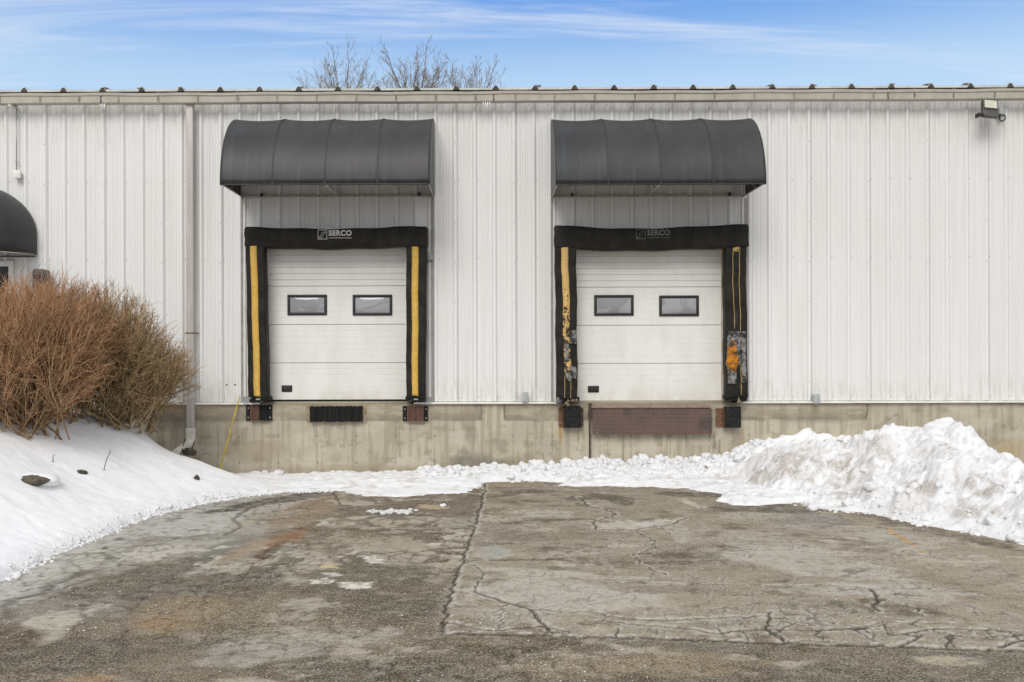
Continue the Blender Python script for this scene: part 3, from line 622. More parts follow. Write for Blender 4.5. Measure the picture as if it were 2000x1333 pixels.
act = poly_sdf(SX[::8, ::8], SY[::8, ::8], sheet_poly); act = np.kron(act, np.ones((8, 8)))[:SX.shape[0], :SX.shape[1]] > -.45
SZ = np.full(SX.shape, -.05); SD = np.zeros(SX.shape); SR = np.zeros(SX.shape)
h_, d_, r_ = snow_h(SX[act], SY[act]); SZ[act] = h_; SD[act] = d_; SR[act] = r_
# keep the sheet out of the big pile on the right (it runs under its foot)
cell = (SZ[:-1, :-1] > -.028) & act[:-1, :-1] & act[1:, 1:]
dirt = np.clip(ss(.62, .78, fbm(SX*6, SY*6, 4, 221))*ss(-4.2, -2, SX)*.5 + ss(.08, .0, np.abs(SD-.03))*.28*ss(.4, .6, fbm(SX*9, SY*9, 3, 222)) + .35*ss(.6, .8, fbm(SX*1.5, SY*4, 4, 223))*ss(-3, -2, SX), 0, .8)
V, Fq, at = compact(np.stack([SX, SY, SZ], -1).reshape(-1, 3), grid_faces(*SX.shape, cell), {'Dirt': dirt.ravel(), 'Rough': (.12+.8*SR).ravel()})
np_mesh('snow_ground', V, Fq, M['snow'], at, kind='structure')
def ground_z(x, y):
    h = float(snow_h(np.array([float(x)]), np.array([float(y)]))[0][0]); return max(h, 0.0)

# --- snow pile
RD = [(1380, 925, -.2), (1450, 893, -.45), (1490, 872, -.7), (1530, 865, -.9), (1600, 852, -1.2), (1660, 846, -1.4), (1700, 838, -1.6), (1750, 830, -1.9), (1800, 832, -2.1), (1840, 824, -2.3), (1880, 850, -2.4), (1920, 872, -2.5), (1960, 893, -2.6), (2000, 918, -2.8), (2100, 965, -3.0), (2300, 1005, -3.1)]
ridge = np.array([(lambda q: (q[0], y_, q[1]))(W(px, py, y_)) for px, py, y_ in RD])
foot = np.array([G(*p) for p in [(1340, 955), (1450, 962), (1500, 972), (1540, 986), (1590, 1000), (1700, 1006), (1800, 1030), (1900, 1046), (2000, 1069), (2150, 1100), (2500, 1150)]])
px_ = np.arange(2.6, 9.9, .018); py_ = np.arange(-6.6, -.02, .017); QX, QY = np.meshgrid(px_, py_)
wob = .16*(fbm(QX*2, QY*2, 4, 301)-.5)
rY = np.interp(QX, ridge[:, 0], ridge[:, 1]); rZ = np.interp(QX, ridge[:, 0], ridge[:, 2]); fY = np.interp(QX, foot[:, 0], foot[:, 1])+wob
t = (QY-fY)/(rY-fY); g = np.where(t < 1, np.sin(np.clip(t, 0, 1)*PI/2)**.95, 1-.55*ss(0, 1, (QY-rY)/np.maximum(-rY, .3)))
QZ = np.where(t > 0, rZ*g, t*.25)-.03
amp = ss(0, .25, t)
wx, wy = QX+.12*fbm(QX*5, QY*5, 3, 310), QY+.12*fbm(QX*5, QY*5, 3, 311)
QZ -= amp*(.10+.07*ss(4.6, 3.2, QX)+.05*ss(6.4, 7.2, QX))
QZ += amp*(.26*(fbm(wx*1.5, wy*1.5, 3, 302)-.5)*2*ss(0, .5, t)*ss(1.1, .8, t)+.10*(lumps(wx, wy, 31, 2.4)-.4)*ss(0, .35, t)+.095*(lumps(wx, wy, 32, 5)-.35)+.045*(lumps(QX, QY, 33, 11)-.3)+.016*(lumps(QX, QY, 34, 24)-.3)+.02*(fbm(QX*22, QY*22, 3, 303)-.5))
QZ = np.where(QX > 8.3, -.05+(QZ+.05)*ss(9.7, 8.3, QX), QZ)
# a scoop left by the plough blade
PXq, PYq = proj(QX, QY, QZ)
sc_ = ss(1.3, .6, np.hypot((PXq-1640)/60, (PYq-905)/55)); QZ -= .10*sc_
sm_ = ss(1.2, .7, np.hypot((PXq-1610)/55, (PYq-930)/30)); 
dirtm = np.zeros(QX.shape)
for cx, cy, a_, b_, k in [(1550, 892, 25, 10, .8), (1625, 892, 40, 7, .9), (1610, 935, 45, 8, .7), (1650, 900, 22, 40, .5), (1560, 905, 50, 30, .45), (1800, 950, 35, 14, .7), (1920, 950, 45, 22, .5), (1700, 890, 60, 40, .3), (1660, 960, 70, 18, .35), (1900, 1000, 60, 16, .35), (1520, 930, 60, 22, .4)]:
    dirtm = np.maximum(dirtm, k*ss(1.25, .5, np.hypot((PXq-cx)/a_, (PYq-cy)/b_)+.9*(fbm(QX*6, QY*6, 4, 320)-.5)))
dirtm = dirtm*1.25*ss(.3, .58, fbm(QX*11, QY*11, 4, 321))+.30*ss(.62, .74, fbm(QX*16, QY*16, 3, 322))+.14*ss(.5, .7, fbm(QX*2, QY*2, 3, 323))
cell = (QZ[:-1, :-1] > -.035)
V, Fq, at = compact(np.stack([QX, QY, QZ], -1).reshape(-1, 3), grid_faces(*QX.shape, cell), {'Dirt': np.clip(dirtm*1.35+.16*ss(.52, .7, fbm(QX*4.5, QY*4.5, 4, 331)), 0, .8).ravel(), 'Rough': (.9+0*QX).ravel()})
Vs, Fs, Ds = [V], [Fq], [at['Dirt']]; base = len(V)
_ico = None
def rock(n=10):
    """unit lump: (verts, quads) of a sphere grid"""
    global _ico
    if _ico is None:
        th = np.linspace(0.02, PI-.02, n); ph = np.linspace(0, 2*PI, 2*n, endpoint=False)
        v = np.array([(math.sin(a)*math.cos(p), math.sin(a)*math.sin(p), math.cos(a)) for a in th for p in ph]); m = 2*n
        f = np.array([(i*m+j, (i+1)*m+j, (i+1)*m+(j+1) % m, i*m+(j+1) % m) for i in range(n-1) for j in range(m)]); _ico = (v, f)
    return _ico
def lump(c, r, seed, sq=(1, 1, .8), am=.5):
    v, f = rock(); k = 1+am*(fbm(v[:, 0]*1.7+seed*3.1+v[:, 2], v[:, 1]*1.7+seed+v[:, 2]*1.3, 3, seed)-.5)*2
    return v*k[:, None]*np.array(sq)*r+np.array(c), f
def pile_z(x, y):
    i = min(max(int((x-px_[0])/.018), 0), len(px_)-1); j = min(max(int((y-py_[0])/.017), 0), len(py_)-1); return QZ[j, i]
rr = np.random.RandomState(11); cl = []
for px, py, Y_, r0 in [(1840, 836, -2.35, .23), (1866, 852, -2.4, .17), (1810, 846, -2.3, .14), (1698, 846, -1.6, .09), (1722, 848, -1.7, .06), (1790, 838, -2.05, .08), (1513, 874, -.8, .055), (1567, 872, -1.0, .08), (1585, 870, -1.1, .05), (1750, 842, -1.9, .06), (1740, 846, -1.8, .05), (1640, 858, -1.3, .05), (1905, 880, -2.5, .07)]:
    x, z = W(px, py, Y_); cl.append((x, Y_, z-.3*r0, r0))
for i in range(750):
    x = rr.uniform(3.0, 8.4); f_ = np.interp(x, foot[:, 0], foot[:, 1]); r0 = rr.choice([.012, .022, .04, .075], p=[.5, .32, .13, .05])
    y = f_+abs(rr.randn())*.55*(1 if rr.rand() < .75 else 2.3)-.06
    if y < -.1: cl.append((x, y, max(pile_z(x, y), 0)+.2*r0, r0))
for i, (x, y, z, r0) in enumerate(cl):
    v, f = lump((x, y, z), r0, 400+i, (1, .9, .75)); Vs.append(v); Fs.append(f+base); Ds.append(np.zeros(len(v))+.12*rr.rand()); base += len(v)
D_ = np.concatenate(Ds)
pile = np_mesh('snow_pile', np.concatenate(Vs), np.concatenate(Fs), M['snow'], {'Dirt': D_, 'Rough': np.ones(len(D_))*.9})
tag(pile, 'tall ploughed heap of lumpy dirty snow against the concrete wall', 'snow pile')

# --- berm crumbs along the wall and the kerb-like edge of the bank: part of the same snow cover
Vs, Fs = [], []; base = 0; n_ = 0
for i in range(1300):
    if rr.rand() < .45:
        px = rr.uniform(820, 1480); x = W(px, 930)[0]; y = -abs(rr.randn())*.35-.04; r0 = rr.choice([.02, .035, .06, .085], p=[.45, .35, .15, .05])
    else:
        k = rr.randint(1, 9); (ax, ay), (bx, by) = edge[k], edge[k+1]; tt = rr.rand(); x = ax+(bx-ax)*tt-.06+rr.randn()*.04; y = ay+(by-ay)*tt+.06+rr.randn()*.05; r0 = rr.choice([.007, .012, .018, .028], p=[.4, .4, .16, .04])
    z = ground_z(x, y)
    v, f = lump((x, y, z+.1*r0), r0, 900+i, (1, 1, .8)); Vs.append(v); Fs.append(f+base); base += len(v)
nv = sum(map(len, Vs)); tag(np_mesh('snow_crumbs', np.concatenate(Vs), np.concatenate(Fs), M['snow'], {'Dirt': np.zeros(nv)+.05, 'Rough': np.ones(nv)*.9}), kind='stuff')
# ================================================================== WAREHOUSE
bld = thing('warehouse', 'long white ribbed metal warehouse wall with a concrete base, gutter and two dock doors', 'warehouse', (0, 0, 0))
XL, XR = -14.0, 14.0
ZB = 1.155                       # underside of the siding
ZT = W(1000, 196)[1]+.02         # top of the wall behind the gutter
RP = .3048; RX0 = W(1004, 500)[0]                # a rib centre
# door openings in wall coordinates
def P0(px, py, Y=0.): return W(px, py, Y)
D1 = dict(x0=P0(512, 600)[0], x1=P0(800, 600)[0], z1=P0(650, 470)[1]); D2 = dict(x0=P0(1116, 600)[0], x1=P0(1424, 600)[0], z1=P0(1270, 470)[1])
DE = dict(x0=P0(-150, 600)[0], x1=P0(25, 600)[0], z1=P0(10, 515)[1])
def prof_x(a, b_):
    """breakpoints of the sheet profile between a and b: (x, depth) ; depth negative = towards camera"""
    pts = []; k0 = int(math.floor((a-RX0)/RP))-1; k1 = int(math.ceil((b_-RX0)/RP))+1
    for k in range(k0, k1+1):
        c = RX0+k*RP
        pts += [(c-.043, 0), (c-.0150, -.031), (c+.0150, -.031), (c+.043, 0)]
        for q in (.092, .13, .175, .213): pts += [(c+q-.010, 0), (c+q-.004, -.004), (c+q+.004, -.004), (c+q+.010, 0)]
        if k % 3 == 0: pts += [(c+.0345, .0), (c+.0365, -.0025)] if False else []
    pts.sort(); xs = [p[0] for p in pts]; ys = [p[1] for p in pts]
    out = [(a, float(np.interp(a, xs, ys)))]+[p for p in pts if a < p[0] < b_]+[(b_, float(np.interp(b_, xs, ys)))]
    return out
wb = MB()
def panel(a, b_, z0, z1):
    pr = prof_x(a, b_); wb.sheet([[(x, y, z) for x, y in pr] for z in (z0, z1)], 0, False)
panel(XL, DE['x0'], ZB, ZT); panel(DE['x0'], DE['x1'], DE['z1'], ZT); panel(DE['x1'], D1['x0'], ZB, ZT)
panel(D1['x0'], D1['x1'], D1['z1'], ZT); panel(D1['x1'], D2['x0'], ZB, ZT); panel(D2['x0'], D2['x1'], D2['z1'], ZT); panel(D2['x1'], XR, ZB, ZT)
def in_open(x, z): return any(d['x0']-.3 < x < d['x1']+.3 and z < d['z1']+.25 for d in (D1, D2)) or (x < DE['x1'] and z < DE['z1'])
k0, k1 = int((XL-RX0)/RP)+1, int((XR-RX0)/RP)-1
zr = [P0(1000, 206)[1], P0(1000, 352)[1], P0(1000, 505)[1], ZB+.06]
srr = random.Random(5)
for k in range(k0, k1):
    c = RX0+k*RP
    for z in zr:
        x = c+.055+.18*(z == zr[0])
        if not in_open(x, z): wb.disc(x, -.001, z+srr.uniform(-.008, .008), .008, .005, 6, 1)
    if k % 3 == 0:
        z = ZB+.3
        while z < ZT-.1:
            if not in_open(c, z): wb.disc(c, -.031, z, .008, .005, 6, 1)
            z += .62
# two rusty holes left of the first seal
for px in (443, 459): x, z = P0(px, 752); wb.disc(x, -.001, z, .016, .003, 7, 2)
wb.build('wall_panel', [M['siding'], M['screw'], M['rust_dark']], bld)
# side and rear walls
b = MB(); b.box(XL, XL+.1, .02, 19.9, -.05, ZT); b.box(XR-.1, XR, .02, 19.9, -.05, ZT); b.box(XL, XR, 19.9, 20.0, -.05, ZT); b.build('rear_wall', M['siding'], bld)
b = MB(); b.box(XL+.12, XR-.12, .6, .65, .02, ZT-.05); b.build('inner_lining', M['dark'], bld)
# J-trims framing the door bays
for px in (473.5, 844.5, 1078, 1456):
    b = MB()
    x = P0(px, 600)[0]; zb, zt = ZB+.004, P0(px, 388)[1]; sgn = 1 if px in (473.5, 1078) else -1
    b.box(x-.018, x+.018, -.036, -.002, zb, zt, 1); b.box(min(x+sgn*.016, x+sgn*.055), max(x+sgn*.016, x+sgn*.055), -.028, -.001, zb, zt, 0)
    b.build('door_bay_trim', [M['trim'], M['trim_dark']], bld)
# base flashing: three lengths with the door gaps
b = MB()
for a, c in ((XL, P0(509, 790)[0]), (P0(809, 790)[0], P0(1091, 790)[0]), (P0(1446, 790)[0], XR)):
    b.add([(a, -.075, ZB-.036), (c, -.075, ZB-.036), (c, -.075, ZB-.010), (a, -.075, ZB-.010), (c, .03, ZB-.002), (a, .03, ZB-.002), (c, .03, ZB-.036), (a, .03, ZB-.036)], [(0, 1, 2, 3), (3, 2, 4, 5), (0, 7, 6, 1), (0, 3, 5, 7), (1, 6, 4, 2)])
b.build('base_flashing', M['trim'], bld)

# --- concrete foundation (a fine sheet with form marks, pits and a rough lift joint)
fx = np.arange(-9.4, 9.41, .0155); fz = np.linspace(-.08, ZB-.03, 78); FX, FZ = np.meshgrid(fx, fz)
FPX, FPY = proj(FX, 0*FX-.02, FZ)
fb = fbm(FX*1.2, FZ*2.2, 4, 501); fst = fbm(FX*16, FZ*1.1, 4, 502)
FC = np.zeros(FX.shape+(3,))+np.array((0.55, 0.50, 0.39)); FC = lerpc(FC, ss(.42, .6, fb)*.7, (0.43, 0.395, 0.315)); FC = lerpc(FC, ss(.48, .66, fst)*.6, (0.31, 0.265, 0.185)); FC = lerpc(FC, ss(.56, .7, fbm(FX*2.1+5, FZ*5, 5, 541))*.6, (0.60, 0.56, 0.46)); FC = lerpc(FC, ss(.6, .75, fbm(FX*5, FZ*8, 5, 542))*.5, (0.24, 0.21, 0.155))
FD = 0*FX
lift = FZ-(.865+.03*(fbm(FX*2.3, 0*FX, 4, 503)-.5)); up = ss(-.012, .012, lift)
xi0, xi1 = W(385, 830)[0], W(940, 830)[0]; xj0, xj1 = W(985, 830)[0], W(1692, 830)[0]
infill = (((FX > XL) & (FX < xi1)) | ((FX > xj0) & (FX < xj1+.02*(FZ-1.0)*4)))*1.
FC = lerpc(FC, up*infill*.45, (0.38, 0.325, 0.235)); FC = lerpc(FC, up*infill*ss(.45, .65, fbm(FX*3, FZ*26, 4, 504))*.5, (0.27, 0.23, 0.16))
band = ss(-.02, .01, lift)*ss(.115+.07*fbm(FX*3, FZ*0, 4, 505), .03, lift)*infill
FC = lerpc(FC, band*ss(.25, .5, fbm(FX*4, FZ*8, 4, 506))*.75, (0.225, 0.20, 0.155)); FD += -.008*up*infill
for xe in (xi1, xj0, xj1):
    m = ss(.016, .006, np.abs(FX-xe-(.10*(FZ-.95) if xe == xj1 else 0)-.012*(fbm(FX*0+1, FZ*14, 3, 507)-.5)))*(lift > 0); FC = lerpc(FC, m*.85, (0.11, 0.10, 0.08)); FD += .01*m
m = ss(.09, .02, np.abs(FX-xi1+.05))*(lift > 0); FC = lerpc(FC, m*.6, (0.20, 0.19, 0.15))
xk = W(467, 870)[0]; kk = 0
while xk < 9:
    m = ss(.010, .003, np.abs(FX-xk-.006*(fbm(FX*0+kk, FZ*9, 3, 508)-.5)))*(lift < 0)*ss(.3, .55, fbm(FX*0+kk*7, FZ*4, 3, 509)); FC = lerpc(FC, m*.6, (0.17, 0.14, 0.10))
    for zz_ in (W(500, 853)[1], W(500, 904)[1]):
        m = ss(.022, .010, np.hypot(FX-xk-.004, (FZ-zz_)*1.5)); FC = lerpc(FC, m*.8, (0.10, 0.085, 0.06)); FD += .01*m
    xk += .6096; kk += 1
for (px, py, a_, b_, c_, k) in [(930, 905, 60, 22, (.13, .12, .10), .75), (985, 912, 30, 18, (.12, .11, .09), .7), (920, 848, 14, 18, (.23, .21, .16), .6), (655, 893, 14, 16, (.27, .25, .2), .5), (500, 880, 70, 25, (.33, .27, .18), .6), (1095, 850, 4, 26, (.42, .25, .07), .8), (1093, 842, 3, 14, (.46, .27, .05), .8),
        (1450, 850, 5, 24, (.36, .25, .11), .6), (1020, 905, 50, 22, (.27, .23, .16), .6), (1395, 865, 3, 25, (.12, .1, .08), .6), (1130, 850, 3, 18, (.36, .26, .1), .5), (1405, 875, 2.5, 20, (.1, .085, .065), .6), (475, 812, 60, 14, (.24, .22, .18), .5), (335, 820, 55, 30, (.19, .165, .125), .75), (1600, 820, 100, 8, (.25, .225, .17), .5),
        (1970, 880, 45, 30, (.52, .40, .20), .5), (1750, 812, 8, 3, (.2, .18, .14), .7), (1735, 820, 6, 3, (.2, .18, .14), .7), (520, 826, 12, 4, (.16, .145, .11), .6), (815, 827, 30, 4, (.2, .18, .14), .5), (1320, 925, 60, 25, (.36, .34, .3), .5), (720, 920, 170, 16, (.32, .265, .17), .5)]:
    u = np.hypot((FPX-px)/a_, (FPY-py)/b_)+.6*(fbm(FX*9, FZ*9, 4, 510+px)-.5); FC = lerpc(FC, ss(1.2, .4, u)*k, c_)
for (x0, y0, x1, y1) in [(663, 870, 710, 864), (664, 874, 700, 869), (663, 862, 664, 876), (1383, 850, 1395, 890), (1395, 860, 1402, 884), (1190, 850, 1185, 870), (1217, 850, 1216, 900), (1303, 850, 1303, 905), (1340, 850, 1338, 900), (1130, 848, 1127, 880), (1062, 880, 1060, 898)]:
    d = seg_dist(FX, FZ, [W(x0, y0), W(x1, y1)], .2); FC = lerpc(FC, ss(.008, .003, d)*.6, (.14, .11, .08))
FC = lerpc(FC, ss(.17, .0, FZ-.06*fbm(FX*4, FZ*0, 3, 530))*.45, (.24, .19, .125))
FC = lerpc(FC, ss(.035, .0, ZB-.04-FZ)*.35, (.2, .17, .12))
FY = -.018+FD+.004*(fbm(FX*6, FZ*6, 4, 520)-.5)
fz_top = ((FX > D1['x0']-.01) & (FX < D1['x1']+.01)) | ((FX > D2['x0']-.01) & (FX < D2['x1']+.01))
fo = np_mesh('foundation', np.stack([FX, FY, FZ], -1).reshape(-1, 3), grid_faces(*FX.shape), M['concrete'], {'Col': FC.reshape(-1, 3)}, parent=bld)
def conc_sheet(name, V, Fq, col=(0.42, 0.37, 0.275)):
    V = np.array(V, float); return np_mesh(name, V, Fq, M['concrete'], {'Col': np.tile(np.array(col), (len(V), 1))}, smooth=False, parent=bld)
def cbox(V, Fq, x0, x1, y0, y1, z0, z1):
    k = len(V); V += [(x0, y0, z0), (x1, y0, z0), (x1, y1, z0), (x0, y1, z0), (x0, y0, z1), (x1, y0, z1), (x1, y1, z1), (x0, y1, z1)]
    Fq += [tuple(i+k for i in f) for f in ((0, 3, 2, 1), (4, 5, 6, 7), (0, 1, 5, 4), (1, 2, 6, 5), (2, 3, 7, 6), (3, 0, 4, 7))]
ZD = W(650, 784, .1)[1]-.005       # dock floor level at the doors
V, Fq = [], []
cbox(V, Fq, -14, -9.4, -.02, .5, -.06, ZB-.02); cbox(V, Fq, 9.4, 14, -.02, .5, -.06, ZB-.02); cbox(V, Fq, -9.4, 9.4, .0, .5, -.06, ZB-.03)
for d in (D1, D2): cbox(V, Fq, d['x0']-.02, d['x1']+.02, -.012, .6, ZB-.045, ZD)
conc_sheet('dock_sill', V, Fq)

# --- roof sheet with trapezoid ribs, gable
RRX = W(47, 175, -.1)[0]; RRP = .6096; EY = -.10; EZ = W(1000, 174.8, EY)[1]
rp = []
k = int((XL-RRX)/RRP)
while RRX+k*RRP < XR:
    c = RRX+k*RRP
    if c-.06 > XL: rp += [(c-.055, 0), (c-.018, .062), (c+.018, .062), (c+.055, 0)]
    k += 1
rp = [(XL, 0)]+rp+[(XR, 0)]; ry = 10.0; rz = EZ+10*.07
b = MB(); b.sheet([[(x, EY, EZ+h) for x, h in rp], [(x, ry, rz+h) for x, h in rp], [(x, 20.1, EZ+h) for x, h in rp]], 0, False)
b.sheet([[(x, EY, EZ+h-.006) for x, h in rp], [(x, EY+.001, EZ+h) for x, h in rp]], 0, False)
caps = []; sr = random.Random(3); k = int((XL-RRX)/RRP)
while RRX+k*RRP < XR-.1:
    c = RRX+k*RRP
    if c-.06 > XL:
        caps.append(c)
        b.tube([(c, EY+.03, EZ+.06), (c, EY+.03, EZ+.080)], .008, 6, 1)
        if sr.random() < .45 or k % 25 == 24:   # bent lap of the next sheet standing up
            s_ = sr.choice((-1, 1)); b.add([(c, EY+.01, EZ+.066), (c+s_*sr.uniform(.04, .1), EY+.01, EZ+sr.uniform(.045, .07)), (c+s_*.09, EY+.16, EZ+.06), (c, EY+.16, EZ+.078)], [(0, 1, 2, 3)], 0)
    k += 1
for c, c2 in zip(caps[:-1], caps[1:]): b.box(c+.045, c2-.045, EY+.016, EY+.12, EZ+.001, EZ+.030)
rf = b.build('roof', [M['roof'], M['screw']], bld)
for c in caps:
    cm = MB(); cm.prism([(c-.052, EZ-.004), (c+.052, EZ-.004), (c+.017, EZ+.058), (c-.017, EZ+.058)], EY+.006, EY+.06); cm.build('rib_closure', M['closure'], rf)
b = MB(); b.box(XL, XR, EY+.06, .02, ZT-.02, EZ-.012); b.build('eave_trim', M['closure'], bld)
# --- gutter
gzt, gzb = W(1000, 178.2, -.23)[1], W(1000, 198.5, -.2)[1]
H_ = gzt-gzb; gp = [(-.095, gzb+.02), (-.10, gzb), (-.205, gzb), (-.212, gzb+.01), (-.214, gzb+H_*.70), (-.228, gzb+H_*.74), (-.230, gzt-.004), (-.222, gzt), (-.215, gzt-.01)]
gm = MB(); jn = random.Random(8); xs = list(np.arange(XL, XR+.01, RRP/4))
gm.sheet([[(x, y, z+.004*math.sin(x*5)*(z > gzb+H_*.6)+.003*math.sin(x*1.7)) for x in xs] for y, z in gp], 0, False)
gt = gm.build('gutter', M['gutter'], bld, solid=.004)
k = 0; sx0 = W(77, 185, -.23)[0]
for k in range(-8, 40):
    x = sx0+k*RRP
    if not XL < x < XR: continue
    s_ = MB(); s_.box(x-.012, x+.012, -.2345, -.03, gzt-.001, gzt+.008); s_.box(x-.007, x+.007, -.2345, -.2305, gzt-.04, gzt+.006)
    s_.box(x-.005, x+.004, -.2195, -.2152, gzb+.012, gzb+H_*.69, 1)
    n = jn.randint(2, 4)
    for q in range(n):
        u = x+jn.uniform(-.02, .02); s_.box(u-.003, u+.003, -.2190, -.2152, gzb+jn.uniform(.01, .04), gzb+H_*jn.uniform(.5, .69), 1)
    if abs(px_dummy := proj(np.array([x]), np.array([-.23]), np.array([gzt]))[0][0]-1000) < 1050: s_.build('gutter_strap', [M['gutter'], M['grime']], gt)
for px in (196.5, 964, 1734.5):
    x = W(px, 188, -.22)[0]; s_ = MB()
    s_.box(x-.006, x+.006, -.2225, -.212, gzb-.003, gzb+H_*.7, 1); s_.box(x-.006, x+.006, -.2335, -.228, gzb+H_*.7, gzt+.004, 0); s_.disc(x+.01, -.2155, gzb+.03, .009, .006, 6, 1); s_.disc(x+.01, -.2155, gzb+.1, .009, .006, 6, 1)
    s_.build('gutter_joint', [M['gutter'], M['rust_dark']], gt)
# --- downspout
dx0, dx1 = W(365, 500, -.1)[0], W(379.5, 500, -.1)[0]; dsz = W(372, 838, -.1)[1]
ds = MB(); ds.rbox(dx0, dx1, -.155, -.050, dsz, gzb+.004, .014, 2, 0)
dso = ds.build('downspout', [M['downspout']], bld)
b = MB(); b.rbox(dx0-.008, dx1+.008, -.165, -.045, dsz-.065, dsz+.012, .012, 2, 0); b.rbox(dx0-.006, dx1+.006, -.163, -.047, dsz-.19, dsz-.06, .012, 2)
b.build('collar', M['elbow'], dso)
xc = (dx0+dx1)/2; b = MB()
p0 = Vector((xc, -.105, dsz-.17)); b.tube([p0, p0+Vector((-.01, -.03, -.05)), p0+Vector((-.06, -.14, -.10)), p0+Vector((-.15, -.34, -.19)), p0+Vector((-.19, -.45, -.23))], [.058, .062, .064, .064, .064], 14)
b.build('elbow', M['elbow'], dso)
for px, py in ((372, 651), (381, 753)):
    x, z = W(px, py, -.1); b = MB(); b.box(dx0-.045, dx1+.06, -.020-.03, -.046, z-.008, z+.008); b.box(dx0-.01, dx1+.01, -.162, -.157, z-.008, z+.008); b.box(dx1+.002, dx1+.008, -.16, -.03, z-.008, z+.008); b.box(dx0-.008, dx0-.002, -.16, -.03, z-.008, z+.008); b.build('bracket', M['rust'] if py < 700 else M['gutter'], dso)

# --- dock doors
def dock_door(d, xl, xr, ztop, seams, zbot, wins, handle, jamb_px=None):
    Y = .10
    prof = [(zbot, 0)]
    secs = [zbot]+seams+[ztop]
    for i, (a, c) in enumerate(zip(secs[:-1], secs[1:])):
        top = i == len(secs)-2; dp = .012 if top else .0028; hw_ = .007 if top else .005; n = 6 if not top else int(round((c-a)/.1))
        for q in range(1, n):
            z = a+(c-a)*q/n if not top else a+.097*q
            if z > c-.03: break
            prof += [(z-hw_, 0), (z-hw_*.5, dp), (z+hw_*.4, dp), (z+hw_, 0)]
        if not top: prof += [(c-.005, 0), (c-.004, .014), (c+.003, .014), (c+.005, 0)]
    prof += [(ztop, 0)]
    b = MB(); b.sheet([[(x, Y+y, z) for x in (xl, xr)] for z, y in prof], 0, False)
    b.box(xl, xr, Y+.045, Y+.05, zbot, ztop); b.box(xl, xl+.002, Y, Y+.05, zbot, ztop); b.box(xr-.002, xr, Y, Y+.05, zbot, ztop)
    for z in seams: b.box(xl, xr, Y+.010, Y+.0135, z-.0035, z+.0028, 1)
    o = b.build('dock_door', [M['door'], M['groove']], bld)
    b = MB(); b.rbox(xl, xr, Y-.006, Y+.05, zbot-.026, zbot+.004, .01, 2); b.build('bottom_seal', M['rubber'], o)
    for (x0, y0, x1, y1) in wins:
        a, zt_ = W(x0, y0, Y-.02); c, zb_ = W(x1, y1, Y-.02); t_ = .042; b = MB(); yf = Y-.022
        b.rbox(a, c, yf, Y+.005, zt_-t_, zt_, .01, 2); b.rbox(a, c, yf, Y+.005, zb_, zb_+t_, .01, 2); b.rbox(a, a+t_, yf+.0015, Y+.005, zb_+.01, zt_-.01, .01, 2); b.rbox(c-t_, c, yf+.0015, Y+.005, zb_+.01, zt_-.01, .01, 2)
        b.build('window_frame', M['black'], o)
        b = MB(); rows = []; nn = 22; a2, c2, z0_, z1_ = a+t_-.004, c-t_+.004, zb_+t_-.004, zt_-t_+.004
        for j in range(13):
            v_ = j/12; rows.append([(a2+(c2-a2)*i/nn, Y-.004-.020*(1-abs(2*i/nn-1)**3)*(1-abs(2*v_-1)**3), z0_+(z1_-z0_)*v_) for i in range(nn+1)])
        b.sheet(rows, 0, True); b.build('window_pane', M['pane'], o)
    a, zt_ = W(handle[0], handle[1], Y); c, zb_ = W(handle[2], handle[3], Y); b = MB(); b.rbox(a, c, Y-.016, Y+.01, zb_, zt_, .014, 3)
    b.rbox(a+.03, c-.02, Y-.024, Y-.010, (zb_+zt_)/2-.02, (zb_+zt_)/2+.008, .004, 2); b.build('handle', M['black'], o)
    # jambs and head of the opening
    b = MB(); x0, x1 = d['x0'], d['x1']
    b.box(x0-.02, xl+.005, -.004, .098, ZD-.02, d['z1']); b.box(xr-.005, x1+.02, -.004, .098, ZD-.02, d['z1']); b.box(x0-.02, x1+.02, -.002, .099, ztop-.02, d['z1']+.02)
    b.build('door_jamb', M['edge_trim'], o)
M['edge_trim'] = simple('jamb_steel', (0.50, 0.45, 0.36), (0.36, 0.26, 0.15), 0.5, scale=9, st=(1, 1, .6), lo=.45, hi=.75)
Z_ = lambda py, px=650: W(px, py, .1)[1]
dock_door(D1, W(510, 600, .1)[0], W(800, 600, .1)[0], Z_(470), [Z_(709), Z_(634), Z_(559)], Z_(781), [(561, 576, 638.5, 616), (688.5, 576, 766, 616.5)], (550, 753, 571, 766))
dock_door(D2, W(1116, 600, .1)[0], W(1409, 600, .1)[0], Z_(472, 1270), [Z_(710, 1270), Z_(635.5, 1270), Z_(561, 1270)], Z_(783, 1270), [(1160.5, 576.5, 1238, 617), (1287.5, 577.5, 1365.5, 618)], (1148, 754, 1170, 767))

# --- entrance at the far left: dark opening with white frame
b = MB(); x1 = DE['x1']; x0 = DE['x0']; z1 = DE['z1']
b.box(x1-.045, x1+.03, -.045, .12, 1.16, z1+.035); b.box(x0-.03, x0+.045, -.045, .12, 1.16, z1+.035); b.box(x0+.045, x1-.045, -.043, .12, z1-.045, z1+.035)
ent = b.build('entrance_frame', M['trim'], bld)
b = MB(); b.box(x0+.045, x1-.045, .05, .09, 1.16, z1-.045); b.build('entrance_glass', M['dark'], ent)
b = MB(); b.rbox(x0+.35, x0+.39, .0, .06, 1.9, 2.3, .01, 2); b.build('door_pull', M['galv'], ent)

